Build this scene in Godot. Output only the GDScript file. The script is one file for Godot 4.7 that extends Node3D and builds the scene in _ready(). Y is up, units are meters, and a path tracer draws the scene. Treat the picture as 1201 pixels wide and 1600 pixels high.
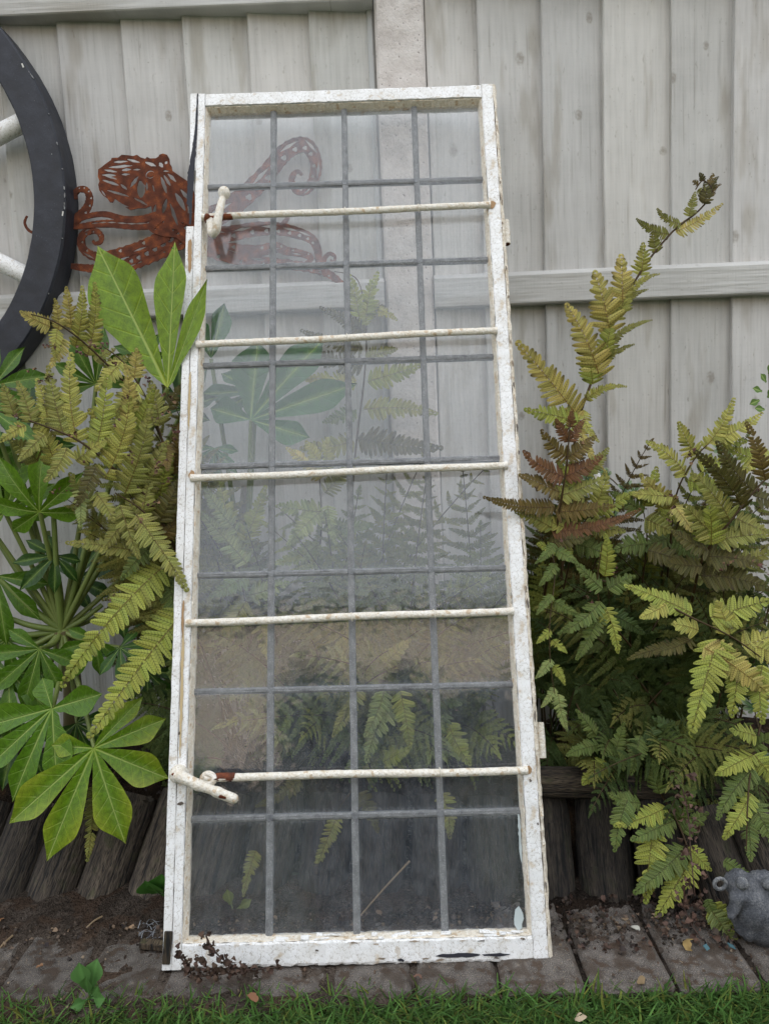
extends Node3D
# A leaded casement leaning against a pale fence, ferns and fatsia on both sides. Metres, y up, fence face near z = 0.
const FOCAL := 1180.0
const EYE := Vector3(0.0, 0.70, 1.416)
const WIN_AT := Vector3(-0.31912, 0.004, 0.49558)
const WIN_W := 0.5146
const WIN_H := 1.3367
const EXPOSURE := 2.15
var view: Basis
var win_basis: Basis
var rng := RandomNumberGenerator.new()
var taken := {}
var M := {}


# ---------------------------------------------------------------- mesh builder
class MB:
	var v := PackedVector3Array()
	var n := PackedVector3Array()
	var c := PackedColorArray()
	var u := PackedVector2Array()
	var i := PackedInt32Array()
	var col := Color.WHITE
	var shift := Vector2.ZERO

	func add(p: Vector3, nn: Vector3, uv: Vector2) -> int:
		v.append(p); n.append(nn); c.append(col); u.append(uv + shift)
		return v.size() - 1

	func face(pts: Array, out: Vector3, uvs: Array = []) -> void:
		# a flat convex polygon, turned so that it faces out
		var a: Vector3 = pts[0]; var b: Vector3 = pts[1]; var d: Vector3 = pts[2]
		var nn := (d - a).cross(b - a)
		if nn.length_squared() < 1e-16:
			return
		nn = nn.normalized()
		var flip := nn.dot(out) < 0.0
		if flip:
			nn = -nn
		var k0 := v.size()
		var ab := nn.abs()
		for k in pts.size():
			var p: Vector3 = pts[k]
			var uv := Vector2(p.x, p.y)
			if not uvs.is_empty():
				uv = uvs[k]
			elif ab.x >= ab.y and ab.x >= ab.z:
				uv = Vector2(p.z, p.y)
			elif ab.y >= ab.z:
				uv = Vector2(p.x, p.z)
			add(p, nn, uv)
		for k in range(1, pts.size() - 1):
			if flip:
				i.append_array([k0, k0 + k + 1, k0 + k])
			else:
				i.append_array([k0, k0 + k, k0 + k + 1])

	func box(ctr: Vector3, size: Vector3, bevel := 0.0, basis := Basis.IDENTITY) -> void:
		var h := size * 0.5
		var bv: float = min(bevel, min(h.x, min(h.y, h.z)) * 0.9)
		var P := func(s: Vector3, axis: int) -> Vector3:
			var q := Vector3(s.x * (h.x - bv), s.y * (h.y - bv), s.z * (h.z - bv))
			q[axis] = s[axis] * h[axis]
			return ctr + basis * q
		for a in 3:
			var b := (a + 1) % 3; var d := (a + 2) % 3
			for sa in [-1.0, 1.0]:
				var pts := []
				for k in [[-1, -1], [1, -1], [1, 1], [-1, 1]]:
					var s := Vector3.ZERO
					s[a] = sa; s[b] = k[0]; s[d] = k[1]
					pts.append(P.call(s, a))
				var o := Vector3.ZERO
				o[a] = sa
				face(pts, basis * o)
				if bv > 0.0:
					for sb in [-1.0, 1.0]:
						var s0 := Vector3.ZERO
						s0[a] = sa; s0[b] = sb; s0[d] = -1
						var s1 := s0
						s1[d] = 1
						var o2 := Vector3.ZERO
						o2[a] = sa; o2[b] = sb
						face([P.call(s0, a), P.call(s1, a), P.call(s1, b), P.call(s0, b)], basis * o2)
		if bv > 0.0:
			for sx in [-1.0, 1.0]:
				for sy in [-1.0, 1.0]:
					for sz in [-1.0, 1.0]:
						var s := Vector3(sx, sy, sz)
						face([P.call(s, 0), P.call(s, 1), P.call(s, 2)], basis * s)

	func tube(pts: PackedVector3Array, radii: Array, sides := 8, caps := true, uvscale := 1.0) -> void:
		var m := pts.size()
		var t0 := (pts[1] - pts[0]).normalized()
		var a := t0.cross(Vector3(0.31, 0.22, 0.93)).normalized()
		var length := 0.0
		var k0 := v.size()
		for k in m:
			var t := (pts[min(k + 1, m - 1)] - pts[max(k - 1, 0)]).normalized()
			a = (a - t * a.dot(t)).normalized()
			var b := t.cross(a)
			if k > 0:
				length += pts[k].distance_to(pts[k - 1])
			var r: float = radii[min(k, radii.size() - 1)]
			for s in sides + 1:
				var g := TAU * s / sides
				var d := a * cos(g) + b * sin(g)
				add(pts[k] + d * r, d, Vector2(float(s) / sides * TAU * r, length) * uvscale)
		for k in m - 1:
			for s in sides:
				var q := k0 + k * (sides + 1) + s
				var w := q + sides + 1
				i.append_array([q, w, q + 1, q + 1, w, w + 1])
		if caps:
			for e in [0, m - 1]:
				var t := (pts[e] - pts[1 if e == 0 else m - 2]).normalized()
				var ring := []
				for s in sides:
					ring.append(v[k0 + e * (sides + 1) + s])
				face(ring, t)

	func loft(rings: Array, closed := true, uvs := 1.0) -> void:
		# flat-shaded skin between rings of equal size
		var m: int = rings[0].size()
		for k in rings.size() - 1:
			for s in (m if closed else m - 1):
				var s2 := (s + 1) % m
				var p0: Vector3 = rings[k][s]; var p1: Vector3 = rings[k][s2]
				var q0: Vector3 = rings[k + 1][s]; var q1: Vector3 = rings[k + 1][s2]
				var ctr := Vector3.ZERO
				for w in m:
					ctr += rings[k][w] / m
				var out := (p0 + p1) * 0.5 - ctr
				face([p0, p1, q1, q0], out)

	func mesh(smooth := false, move := Vector3.ZERO) -> ArrayMesh:
		var a := []
		a.resize(Mesh.ARRAY_MAX)
		a[Mesh.ARRAY_VERTEX] = v if move == Vector3.ZERO else Transform3D(Basis.IDENTITY, -move) * v
		a[Mesh.ARRAY_NORMAL] = n
		a[Mesh.ARRAY_COLOR] = c
		a[Mesh.ARRAY_TEX_UV] = u
		a[Mesh.ARRAY_INDEX] = i
		var am := ArrayMesh.new()
		am.add_surface_from_arrays(Mesh.PRIMITIVE_TRIANGLES, a)
		if smooth:
			var st := SurfaceTool.new()
			st.create_from(am, 0)
			st.generate_normals()
			return st.commit()
		return am


# ---------------------------------------------------------------- scene helpers
func numbered(called: String) -> String:
	var k: int = taken.get(called, 0)
	taken[called] = k + 1
	return called if k == 0 else "%s_%03d" % [called, k]


func thing(called: String, label: String, category: String, base := Vector3.ZERO, group := "") -> Node3D:
	var o := Node3D.new()
	o.name = numbered(called)
	o.position = base
	add_child(o, true)
	o.set_meta("label", label)
	o.set_meta("category", category)
	if group:
		o.set_meta("group", group)
	return o


func base_of(parent: Node) -> Vector3:
	var p := Vector3.ZERO
	var q := parent
	while q != self:
		p += q.position
		q = q.get_parent()
	return p


# the mesh in mb (world coordinates) becomes one named part of parent
func put(mb: MB, called: String, mat: Material, parent: Node, smooth := false, local := false) -> MeshInstance3D:
	var o := MeshInstance3D.new()
	o.name = called
	o.mesh = mb.mesh(smooth, Vector3.ZERO if local or parent == self else base_of(parent))
	o.material_override = mat
	if parent == self:
		o.name = numbered(called)
	else:
		var k := 0
		while parent.has_node(NodePath(o.name)):
			k += 1
			o.name = "%s_%03d" % [called, k]
	parent.add_child(o, true)
	return o


func struct(mb: MB, called: String, mat: Material, kind := "structure", smooth := false) -> MeshInstance3D:
	var o := put(mb, called, mat, self, smooth)
	o.set_meta("kind", kind)
	return o


func tag(o: Node, label: String, category: String, group := "") -> void:
	o.set_meta("label", label)
	o.set_meta("category", category)
	if group:
		o.set_meta("group", group)


func ray(x: float, y: float) -> Vector3:
	return view * Vector3((x - 600.5) / FOCAL, -(y - 800.0) / FOCAL, -1.0)


# a point at depth z, on the ground, or on a plane
func at(x: float, y: float, z: float) -> Vector3:
	var d := ray(x, y)
	return EYE + d * ((z - EYE.z) / d.z)


func on_y(x: float, y: float, h := 0.0) -> Vector3:
	var d := ray(x, y)
	return EYE + d * ((h - EYE.y) / d.y)


func on_plane(x: float, y: float, o: Vector3, nn: Vector3) -> Vector3:
	var d := ray(x, y)
	return EYE + d * ((o - EYE).dot(nn) / d.dot(nn))


func depth_of(p: Vector3) -> float:
	return -(view.inverse() * (p - EYE)).z


func rr(a: float, b: float) -> float:
	return rng.randf_range(a, b)


func smooth_path(ctrl: PackedVector3Array, steps: int) -> PackedVector3Array:
	var out := PackedVector3Array()
	var m := ctrl.size()
	for k in m - 1:
		var a := ctrl[max(k - 1, 0)]; var b := ctrl[k]; var d := ctrl[k + 1]; var e := ctrl[min(k + 2, m - 1)]
		for s in steps:
			out.append(b.cubic_interpolate(d, a, e, float(s) / steps))
	out.append(ctrl[m - 1])
	return out


# ---------------------------------------------------------------- textures
func noise(w: int, h: int, freq: float, sd: int, oct := 4, sx := 1, sy := 1, kind := FastNoiseLite.TYPE_SIMPLEX_SMOOTH, ret := FastNoiseLite.RETURN_DISTANCE, warp := 0.0) -> PackedByteArray:
	var f := FastNoiseLite.new()
	f.noise_type = kind
	f.seed = sd
	f.frequency = freq
	f.fractal_octaves = oct
	f.fractal_type = FastNoiseLite.FRACTAL_FBM if oct > 1 else FastNoiseLite.FRACTAL_NONE
	f.cellular_return_type = ret
	if warp > 0.0:
		f.domain_warp_enabled = true
		f.domain_warp_amplitude = warp
		f.domain_warp_frequency = freq * 1.5
	var im: Image = f.get_seamless_image(w / sx, h / sy)
	im.convert(Image.FORMAT_L8)
	if sx > 1 or sy > 1:
		im.resize(w, h, Image.INTERPOLATE_CUBIC)
	return im.get_data()


func lut(ramp: Array) -> PackedColorArray:
	var g := Gradient.new()
	var o := PackedFloat32Array(); var cc := PackedColorArray()
	for r in ramp:
		o.append(r[0]); cc.append(r[1])
	g.offsets = o
	g.colors = cc
	var out := PackedColorArray()
	for k in 256:
		out.append(g.sample(k / 255.0))
	return out


func step_lut(lo: float, hi: float, strength: float) -> PackedFloat32Array:
	var out := PackedFloat32Array()
	for k in 256:
		var x := clampf((k / 255.0 - lo) / (hi - lo), 0.0, 1.0)
		out.append(x * x * (3.0 - 2.0 * x) * strength)
	return out


# weighted noise through a colour ramp, then masks [bytes, lo, hi, colour, strength] laid over it
func compose(w: int, h: int, base: Array, ramp: Array, overs := []) -> Image:
	var table := lut(ramp)
	var acc := PackedFloat32Array()
	acc.resize(w * h)
	for b in base:
		var d: PackedByteArray = b[0]
		var wt: float = b[1]
		for k in w * h:
			acc[k] += d[k] * wt
	var out := PackedByteArray()
	out.resize(w * h * 3)
	var px := PackedColorArray()
	px.resize(w * h)
	for k in w * h:
		px[k] = table[clampi(int(acc[k]), 0, 255)]
	for o in overs:
		var d: PackedByteArray = o[0]
		var tl := step_lut(o[1], o[2], o[4])
		var cc: Color = o[3]
		for k in w * h:
			var t := tl[d[k]]
			if t > 0.003:
				px[k] = px[k].lerp(cc, t)
	for k in w * h:
		var q := px[k]
		out[k * 3] = q.r8; out[k * 3 + 1] = q.g8; out[k * 3 + 2] = q.b8
	return Image.create_from_data(w, h, false, Image.FORMAT_RGB8, out)


func grey(w: int, h: int, base: Array) -> Image:
	var out := PackedByteArray()
	out.resize(w * h)
	var acc := PackedFloat32Array()
	acc.resize(w * h)
	for b in base:
		var d: PackedByteArray = b[0]
		var wt: float = b[1]
		for k in w * h:
			acc[k] += d[k] * wt
	for k in w * h:
		out[k] = clampi(int(acc[k]), 0, 255)
	return Image.create_from_data(w, h, false, Image.FORMAT_L8, out)


func tex(im: Image) -> ImageTexture:
	return ImageTexture.create_from_image(im)


func mat(called: String, rough: float, albedo: Texture2D = null, height: Texture2D = null, relief := 0.0, scale := 1.0, tri := false, spec := 0.5) -> StandardMaterial3D:
	var m := StandardMaterial3D.new()
	m.resource_name = called
	m.roughness = rough
	m.metallic_specular = spec
	m.vertex_color_use_as_albedo = true
	if albedo:
		m.albedo_texture = albedo
	if height:
		m.heightmap_enabled = true
		m.heightmap_texture = height
		m.heightmap_scale = relief
	m.uv1_scale = Vector3(scale, scale, scale)
	if tri:
		m.uv1_triplanar = true
		m.uv1_world_triplanar = true
	m.cull_mode = BaseMaterial3D.CULL_DISABLED
	return m


func make_materials() -> void:
	var C := func(r: int, g: int, b: int) -> Color: return Color8(r, g, b)
	# pale grey painted fence wood: 0.5 m x 1 m
	var w := 512
	var h := 1024
	var grain := noise(w, h, 0.075, 1, 4, 1, 32)
	var fine := noise(w, h, 0.16, 2, 3, 1, 16)
	var blot := noise(w, h, 0.006, 3, 4)
	var saw := noise(w, h, 0.22, 4, 2, 16, 1)
	var speck := noise(w, h, 0.12, 5, 2)
	var dirt := noise(w, h, 0.012, 6, 5, 1, 5); var dirt2 := noise(w, h, 0.09, 7, 3, 1, 3)
	# knots: soft dark ovals added to their own mask
	var knots := PackedByteArray()
	knots.resize(w * h)
	var kr := RandomNumberGenerator.new()
	kr.seed = 77
	for q in 13:
		var cx := kr.randi_range(20, w - 20); var cy := kr.randi_range(30, h - 30)
		var rx := kr.randf_range(5.0, 12.0); var ry := rx * kr.randf_range(0.9, 1.7)
		for y in range(-28, 29):
			for x in range(-20, 21):
				var d := sqrt(pow(x / rx, 2.0) + pow(y / ry, 2.0))
				var ring := 0.75 + 0.25 * cos(d * 9.0 + x * 0.25)
				var val := clampf(1.25 - d, 0.0, 1.0) * (0.45 + 0.55 * ring)
				var k := wrapi(cy + y, 0, h) * w + wrapi(cx + x, 0, w)
				knots[k] = maxi(knots[k], int(255 * clampf(val * (0.55 + 0.9 * speck[k] / 255.0), 0, 1)))
	var fence_im := compose(w, h, [[grain, 0.36], [fine, 0.22], [blot, 0.36], [saw, 0.06]],
		[[0.0, C.call(160, 157, 151)], [0.3, C.call(184, 182, 177)], [0.5, C.call(194, 192, 187)], [0.7, C.call(202, 200, 195)], [1.0, C.call(212, 209, 203)]],
		[[knots, 0.12, 0.9, C.call(128, 120, 108), 0.55], [dirt, 0.62, 0.90, C.call(150, 143, 130), 0.5], [dirt2, 0.78, 0.95, C.call(130, 124, 114), 0.35], [speck, 0.86, 0.94, C.call(110, 104, 96), 0.4], [grain, 0.22, 0.05, C.call(140, 134, 124), 0.35]])
	var fence_h := tex(grey(w, h, [[grain, 0.5], [fine, 0.38], [saw, 0.12]]))
	M.fence = mat("painted fence wood", 0.78, tex(fence_im), fence_h, 0.15, 1.0)
	M.fence.uv1_scale = Vector3(2.0, 1.0, 1.0)
	# old white paint on the casement: 0.25 m tile
	w = 512; h = 512
	var crack := noise(w, h, 0.075, 11, 1, 1, 1, FastNoiseLite.TYPE_CELLULAR, FastNoiseLite.RETURN_DISTANCE2_SUB, 14.0)
	var flake := noise(w, h, 0.02, 12, 5)
	var stain := noise(w, h, 0.012, 13, 4)
	var pit := noise(w, h, 0.14, 14, 2)
	var soft := noise(w, h, 0.05, 15, 3)
	var paint_im := compose(w, h, [[stain, 0.8], [soft, 0.2]],
		[[0.0, C.call(208, 204, 197)], [0.35, C.call(225, 223, 219)], [0.6, C.call(233, 232, 230)], [1.0, C.call(242, 241, 240)]],
		[[crack, 0.055, 0.0, C.call(118, 106, 90), 0.55], [flake, 0.77, 0.81, C.call(176, 158, 134), 0.4], [stain, 0.24, 0.06, C.call(190, 164, 128), 0.45], [pit, 0.90, 0.97, C.call(96, 82, 68), 0.6]])
	var paint_h := tex(grey(w, h, [[crack, 0.55], [soft, 0.10], [pit, -0.15], [flake, 0.25]]))
	M.paint = mat("old white paint", 0.62, tex(paint_im), paint_h, 0.04, 4.0)
	# dirtier, rough paint with rust, for bars and edges
	var bar_im := compose(w, h, [[stain, 0.4], [soft, 0.6]],
		[[0.0, C.call(196, 180, 154)], [0.3, C.call(218, 208, 190)], [0.6, C.call(230, 224, 212)], [1.0, C.call(240, 237, 230)]],
		[[flake, 0.72, 0.78, C.call(176, 142, 102), 0.5], [pit, 0.76, 0.9, C.call(118, 96, 72), 0.65], [crack, 0.04, 0.0, C.call(120, 102, 82), 0.35]])
	M.bar = mat("painted iron bar", 0.55, tex(bar_im), paint_h, 0.16, 5.0)
	# rust
	w = 256; h = 256
	var r1 := noise(w, h, 0.03, 21, 4); var r2 := noise(w, h, 0.3, 22, 2)
	var rust_im := compose(w, h, [[r1, 0.6], [r2, 0.4]],
		[[0.0, C.call(58, 36, 30)], [0.42, C.call(94, 56, 43)], [0.58, C.call(112, 63, 45)], [0.76, C.call(148, 86, 52)], [1.0, C.call(184, 120, 70)]], [[r2, 0.72, 0.88, C.call(58, 32, 26), 0.6]])
	M.rust = mat("rusty steel", 0.9, tex(rust_im), tex(grey(w, h, [[r2, 1.0]])), 0.05, 6.0, true, 0.3)
	# lead, with white specks
	var lead_im := compose(w, h, [[r1, 0.4], [r2, 0.6]],
		[[0.0, C.call(88, 88, 91)], [0.5, C.call(118, 119, 119)], [1.0, C.call(158, 159, 158)]], [[r2, 0.76, 0.86, C.call(206, 206, 206), 0.8], [r1, 0.26, 0.12, C.call(84, 84, 88), 0.4]])
	M.lead = mat("dull lead", 0.62, tex(lead_im), tex(grey(w, h, [[r1, 1.0]])), 0.08, 7.0)
	M.lead.metallic = 0.1
	# dark weathered log wood
	w = 256; h = 512
	var lg := noise(w, h, 0.07, 31, 4, 1, 16); var lf := noise(w, h, 0.34, 32, 3, 1, 8); var lm := noise(w, h, 0.015, 33, 4)
	var log_im := compose(w, h, [[lg, 0.38], [lf, 0.42], [lm, 0.2]],
		[[0.0, C.call(22, 19, 17)], [0.4, C.call(66, 58, 50)], [0.6, C.call(98, 88, 76)], [1.0, C.call(150, 138, 120)]], [[lm, 0.6, 0.8, C.call(62, 66, 40), 0.5], [lf, 0.34, 0.2, C.call(16, 14, 13), 0.85], [lg, 0.30, 0.18, C.call(12, 11, 10), 0.8]])
	M.log = mat("weathered log", 0.88, tex(log_im), tex(grey(w, h, [[lg, 0.5], [lf, 0.5]])), 0.5, 1.0)
	M.log.uv1_scale = Vector3(7.0, 3.0, 1.0)
	# concrete
	w = 512; h = 512
	var c1 := noise(w, h, 0.015, 41, 5); var c2 := noise(w, h, 0.25, 42, 2); var c3 := noise(w, h, 0.09, 43, 2); var c4 := noise(w, h, 0.009, 44, 4)
	var paver_im := compose(w, h, [[c1, 0.55], [c2, 0.45]],
		[[0.0, C.call(58, 52, 47)], [0.45, C.call(104, 97, 91)], [0.65, C.call(126, 119, 113)], [1.0, C.call(158, 152, 145)]],
		[[c2, 0.72, 0.80, C.call(190, 184, 176), 0.8], [c3, 0.72, 0.8, C.call(168, 150, 128), 0.5], [c2, 0.24, 0.14, C.call(34, 30, 28), 0.7], [c1, 0.36, 0.2, C.call(84, 64, 48), 0.7], [c4, 0.60, 0.80, C.call(74, 60, 48), 0.6]])
	M.paver = mat("concrete paver", 0.9, tex(paver_im), tex(grey(w, h, [[c2, 0.6], [c1, 0.4]])), 0.25, 4.0, true)
	var post_im := compose(w, h, [[c1, 0.6], [c2, 0.4]],
		[[0.0, C.call(168, 160, 154)], [0.5, C.call(200, 193, 187)], [1.0, C.call(218, 213, 208)]], [[c3, 0.82, 0.87, C.call(100, 92, 88), 0.7]])
	M.post = mat("pitted concrete", 0.9, tex(post_im), tex(grey(w, h, [[c3, -0.3], [c2, 0.2], [c1, 0.9]])), 0.2, 2.6, true)
	var soil_im := compose(w, h, [[c1, 0.45], [c2, 0.35], [c3, 0.2]],
		[[0.0, C.call(14, 12, 10)], [0.45, C.call(46, 38, 31)], [0.6, C.call(68, 57, 46)], [1.0, C.call(112, 98, 82)]], [[c2, 0.82, 0.92, C.call(150, 142, 130), 0.5], [c1, 0.64, 0.78, C.call(84, 58, 36), 0.4]])
	M.soil = mat("soil", 0.95, tex(soil_im), tex(grey(w, h, [[c2, 0.5], [c3, 0.5]])), 0.5, 4.0, true, 0.2)
	var crust_im := compose(w, h, [[c1, 0.35], [c2, 0.4], [c3, 0.25]],
		[[0.0, C.call(26, 22, 19)], [0.42, C.call(66, 58, 51)], [0.6, C.call(92, 83, 75)], [1.0, C.call(140, 130, 120)]], [[c2, 0.80, 0.9, C.call(170, 160, 150), 0.6], [c4, 0.50, 0.66, C.call(80, 60, 46), 0.5], [c3, 0.3, 0.16, C.call(34, 28, 24), 0.7]])
	M.crust = mat("trodden earth", 0.95, tex(crust_im), tex(grey(w, h, [[c2, 0.5], [c3, 0.5]])), 0.6, 3.0, true, 0.2)
	var stone_im := compose(w, h, [[c1, 0.5], [c3, 0.5]],
		[[0.0, C.call(46, 47, 50)], [0.45, C.call(92, 94, 98)], [0.65, C.call(134, 134, 134)], [1.0, C.call(186, 182, 172)]], [[c2, 0.72, 0.82, C.call(206, 202, 192), 0.7]])
	M.stone = mat("grey stone", 0.85, tex(stone_im), tex(grey(w, h, [[c2, 1.0]])), 0.15, 6.0, true)
	# wheel paints
	var navy_im := compose(w, h, [[c1, 0.6], [c2, 0.4]], [[0.0, C.call(24, 25, 30)], [0.6, C.call(38, 40, 49)], [1.0, C.call(58, 60, 68)]], [[c3, 0.93, 0.95, C.call(222, 220, 212), 0.8], [c2, 0.9, 0.95, C.call(150, 150, 155), 0.5]])
	M.navy = mat("chipped dark paint", 0.6, tex(navy_im), tex(grey(w, h, [[c1, 1.0]])), 0.08, 3.0, true)
	M.plain = mat("plain", 0.8)
	M.sprout = mat("leaf plain", 0.45)
	M.sprout.metallic_specular = 0.3
	M.sprout.backlight_enabled = true
	M.sprout.backlight = Color(0.35, 0.35, 0.35)
	# leaf with veins: u across, v along
	w = 256; h = 512
	var lb := noise(w, h, 0.03, 51, 4); var lb2 := noise(w, h, 0.12, 52, 3)
	var li := PackedByteArray(); li.resize(w * h * 3)
	var lh := PackedByteArray(); lh.resize(w * h)
	for y in h:
		for x in w:
			var a := absf((x + 0.5) / w - 0.5) * 2.0
			var s := (y + 0.5) / h
			var vein := 1.0 - smoothstep(0.018, 0.05, a * (0.55 + 0.9 * s))
			# side veins leave the midrib towards the tip
			var q := fposmod(s * 7.0 - a * 1.25, 1.0)
			var side := (1.0 - smoothstep(0.0, 0.075, absf(q - 0.5))) * (1.0 - a * 0.75) * 0.62
			var q2 := fposmod(s * 29.0 + a * 9.0, 1.0)
			var net := (1.0 - smoothstep(0.0, 0.2, absf(q2 - 0.5))) * 0.12
			var vv := maxf(vein, maxf(side, net))
			var nb := lb[y * w + x] / 255.0 * 0.6 + lb2[y * w + x] / 255.0 * 0.4
			var k := y * w + x
			var g := lerpf(0.60 + 0.36 * nb, 1.0, vv)
			li[k * 3] = int(255 * clampf(g * lerpf(0.86, 1.0, vv), 0, 1)); li[k * 3 + 1] = int(255 * clampf(g, 0, 1)); li[k * 3 + 2] = int(255 * clampf(g * lerpf(0.72, 1.0, vv), 0, 1))
			lh[k] = int(clampf(150 - 110 * maxf(vein, side) + 40 * nb, 0, 255))
	M.leaf = mat("fatsia leaf", 0.36, tex(Image.create_from_data(w, h, false, Image.FORMAT_RGB8, li)), tex(Image.create_from_data(w, h, false, Image.FORMAT_L8, lh)), 0.18)
	M.leaf.metallic_specular = 0.4
	M.leaf.backlight_enabled = true
	M.leaf.backlight = Color(0.5, 0.5, 0.5)
	# fern pinnule: midvein and little side veins
	w = 64; h = 128
	var fi := PackedByteArray(); fi.resize(w * h * 3)
	var fh := PackedByteArray(); fh.resize(w * h)
	for y in h:
		for x in w:
			var a := absf((x + 0.5) / w - 0.5) * 2.0
			var s := (y + 0.5) / h
			var vein := 1.0 - smoothstep(0.04, 0.13, a)
			var side := 1.0 - smoothstep(0.0, 0.3, absf(fposmod(s * 7.0 - a * 0.8, 1.0) - 0.5))
			var rim := smoothstep(0.8, 1.0, a)
			var g := clampf(0.98 - 0.30 * vein - 0.22 * side * (1.0 - a * 0.5) + 0.06 * rim, 0, 1)
			var k := y * w + x
			fi[k * 3] = int(255 * g); fi[k * 3 + 1] = int(255 * g); fi[k * 3 + 2] = int(235 * g)
			fh[k] = int(clampf(190 - 120 * vein - 70 * side, 0, 255))
	M.fern = mat("fern leaf", 0.5, tex(Image.create_from_data(w, h, false, Image.FORMAT_RGB8, fi)), tex(Image.create_from_data(w, h, false, Image.FORMAT_L8, fh)), 0.06)
	M.fern.metallic_specular = 0.35
	M.fern.backlight_enabled = true
	M.fern.backlight = Color(0.4, 0.4, 0.4)
	M.stem = mat("stem", 0.5)
	# glass: a clear pane, and the film of dust that lies on it
	var g := StandardMaterial3D.new()
	g.resource_name = "old glass"
	g.albedo_color = Color(0.62, 0.68, 0.74, 0.015)
	g.roughness = 0.03
	g.transparency = BaseMaterial3D.TRANSPARENCY_ALPHA
	g.heightmap_enabled = true
	g.heightmap_texture = tex(grey(256, 256, [[noise(256, 256, 0.02, 60, 2), 1.0]]))
	g.heightmap_scale = 0.03
	g.uv1_scale = Vector3(5.0, 5.0, 5.0)
	M.glass = g
	w = 512; h = 512
	var d1 := noise(w, h, 0.008, 61, 4); var d2 := noise(w, h, 0.3, 62, 2); var d3 := noise(w, h, 0.05, 63, 3, 1, 6); var d4 := noise(w, h, 0.035, 64, 5)
	var di := PackedByteArray(); di.resize(w * h * 4)
	var sp := step_lut(0.80, 0.86, 1.0)
	for k in w * h:
		var al := 0.20 + 0.20 * (d1[k] / 255.0 - 0.5) + 0.12 * (d3[k] / 255.0 - 0.5) + 0.16 * (d4[k] / 255.0 - 0.5)
		var ex := minf(k % w, w - 1 - k % w) / float(w); var ey := minf(k / w, h - 1 - k / w) / float(h)
		al += 0.42 * (1.0 - smoothstep(0.0, 0.07, minf(ex, ey))) * (0.35 + d4[k] / 255.0)
		var s := sp[d2[k]]
		al = lerpf(al, 0.95, s)
		di[k * 4] = 205; di[k * 4 + 1] = 210; di[k * 4 + 2] = 216
		di[k * 4 + 3] = int(255 * clampf(al, 0.02, 1.0))
	var film := mat("dust film", 0.9, tex(Image.create_from_data(w, h, false, Image.FORMAT_RGBA8, di)), null, 0.0, 1.0, false, 0.0)
	film.albedo_color = Color(1, 1, 1, 0.27)
	film.transparency = BaseMaterial3D.TRANSPARENCY_ALPHA
	M.film = film


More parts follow.
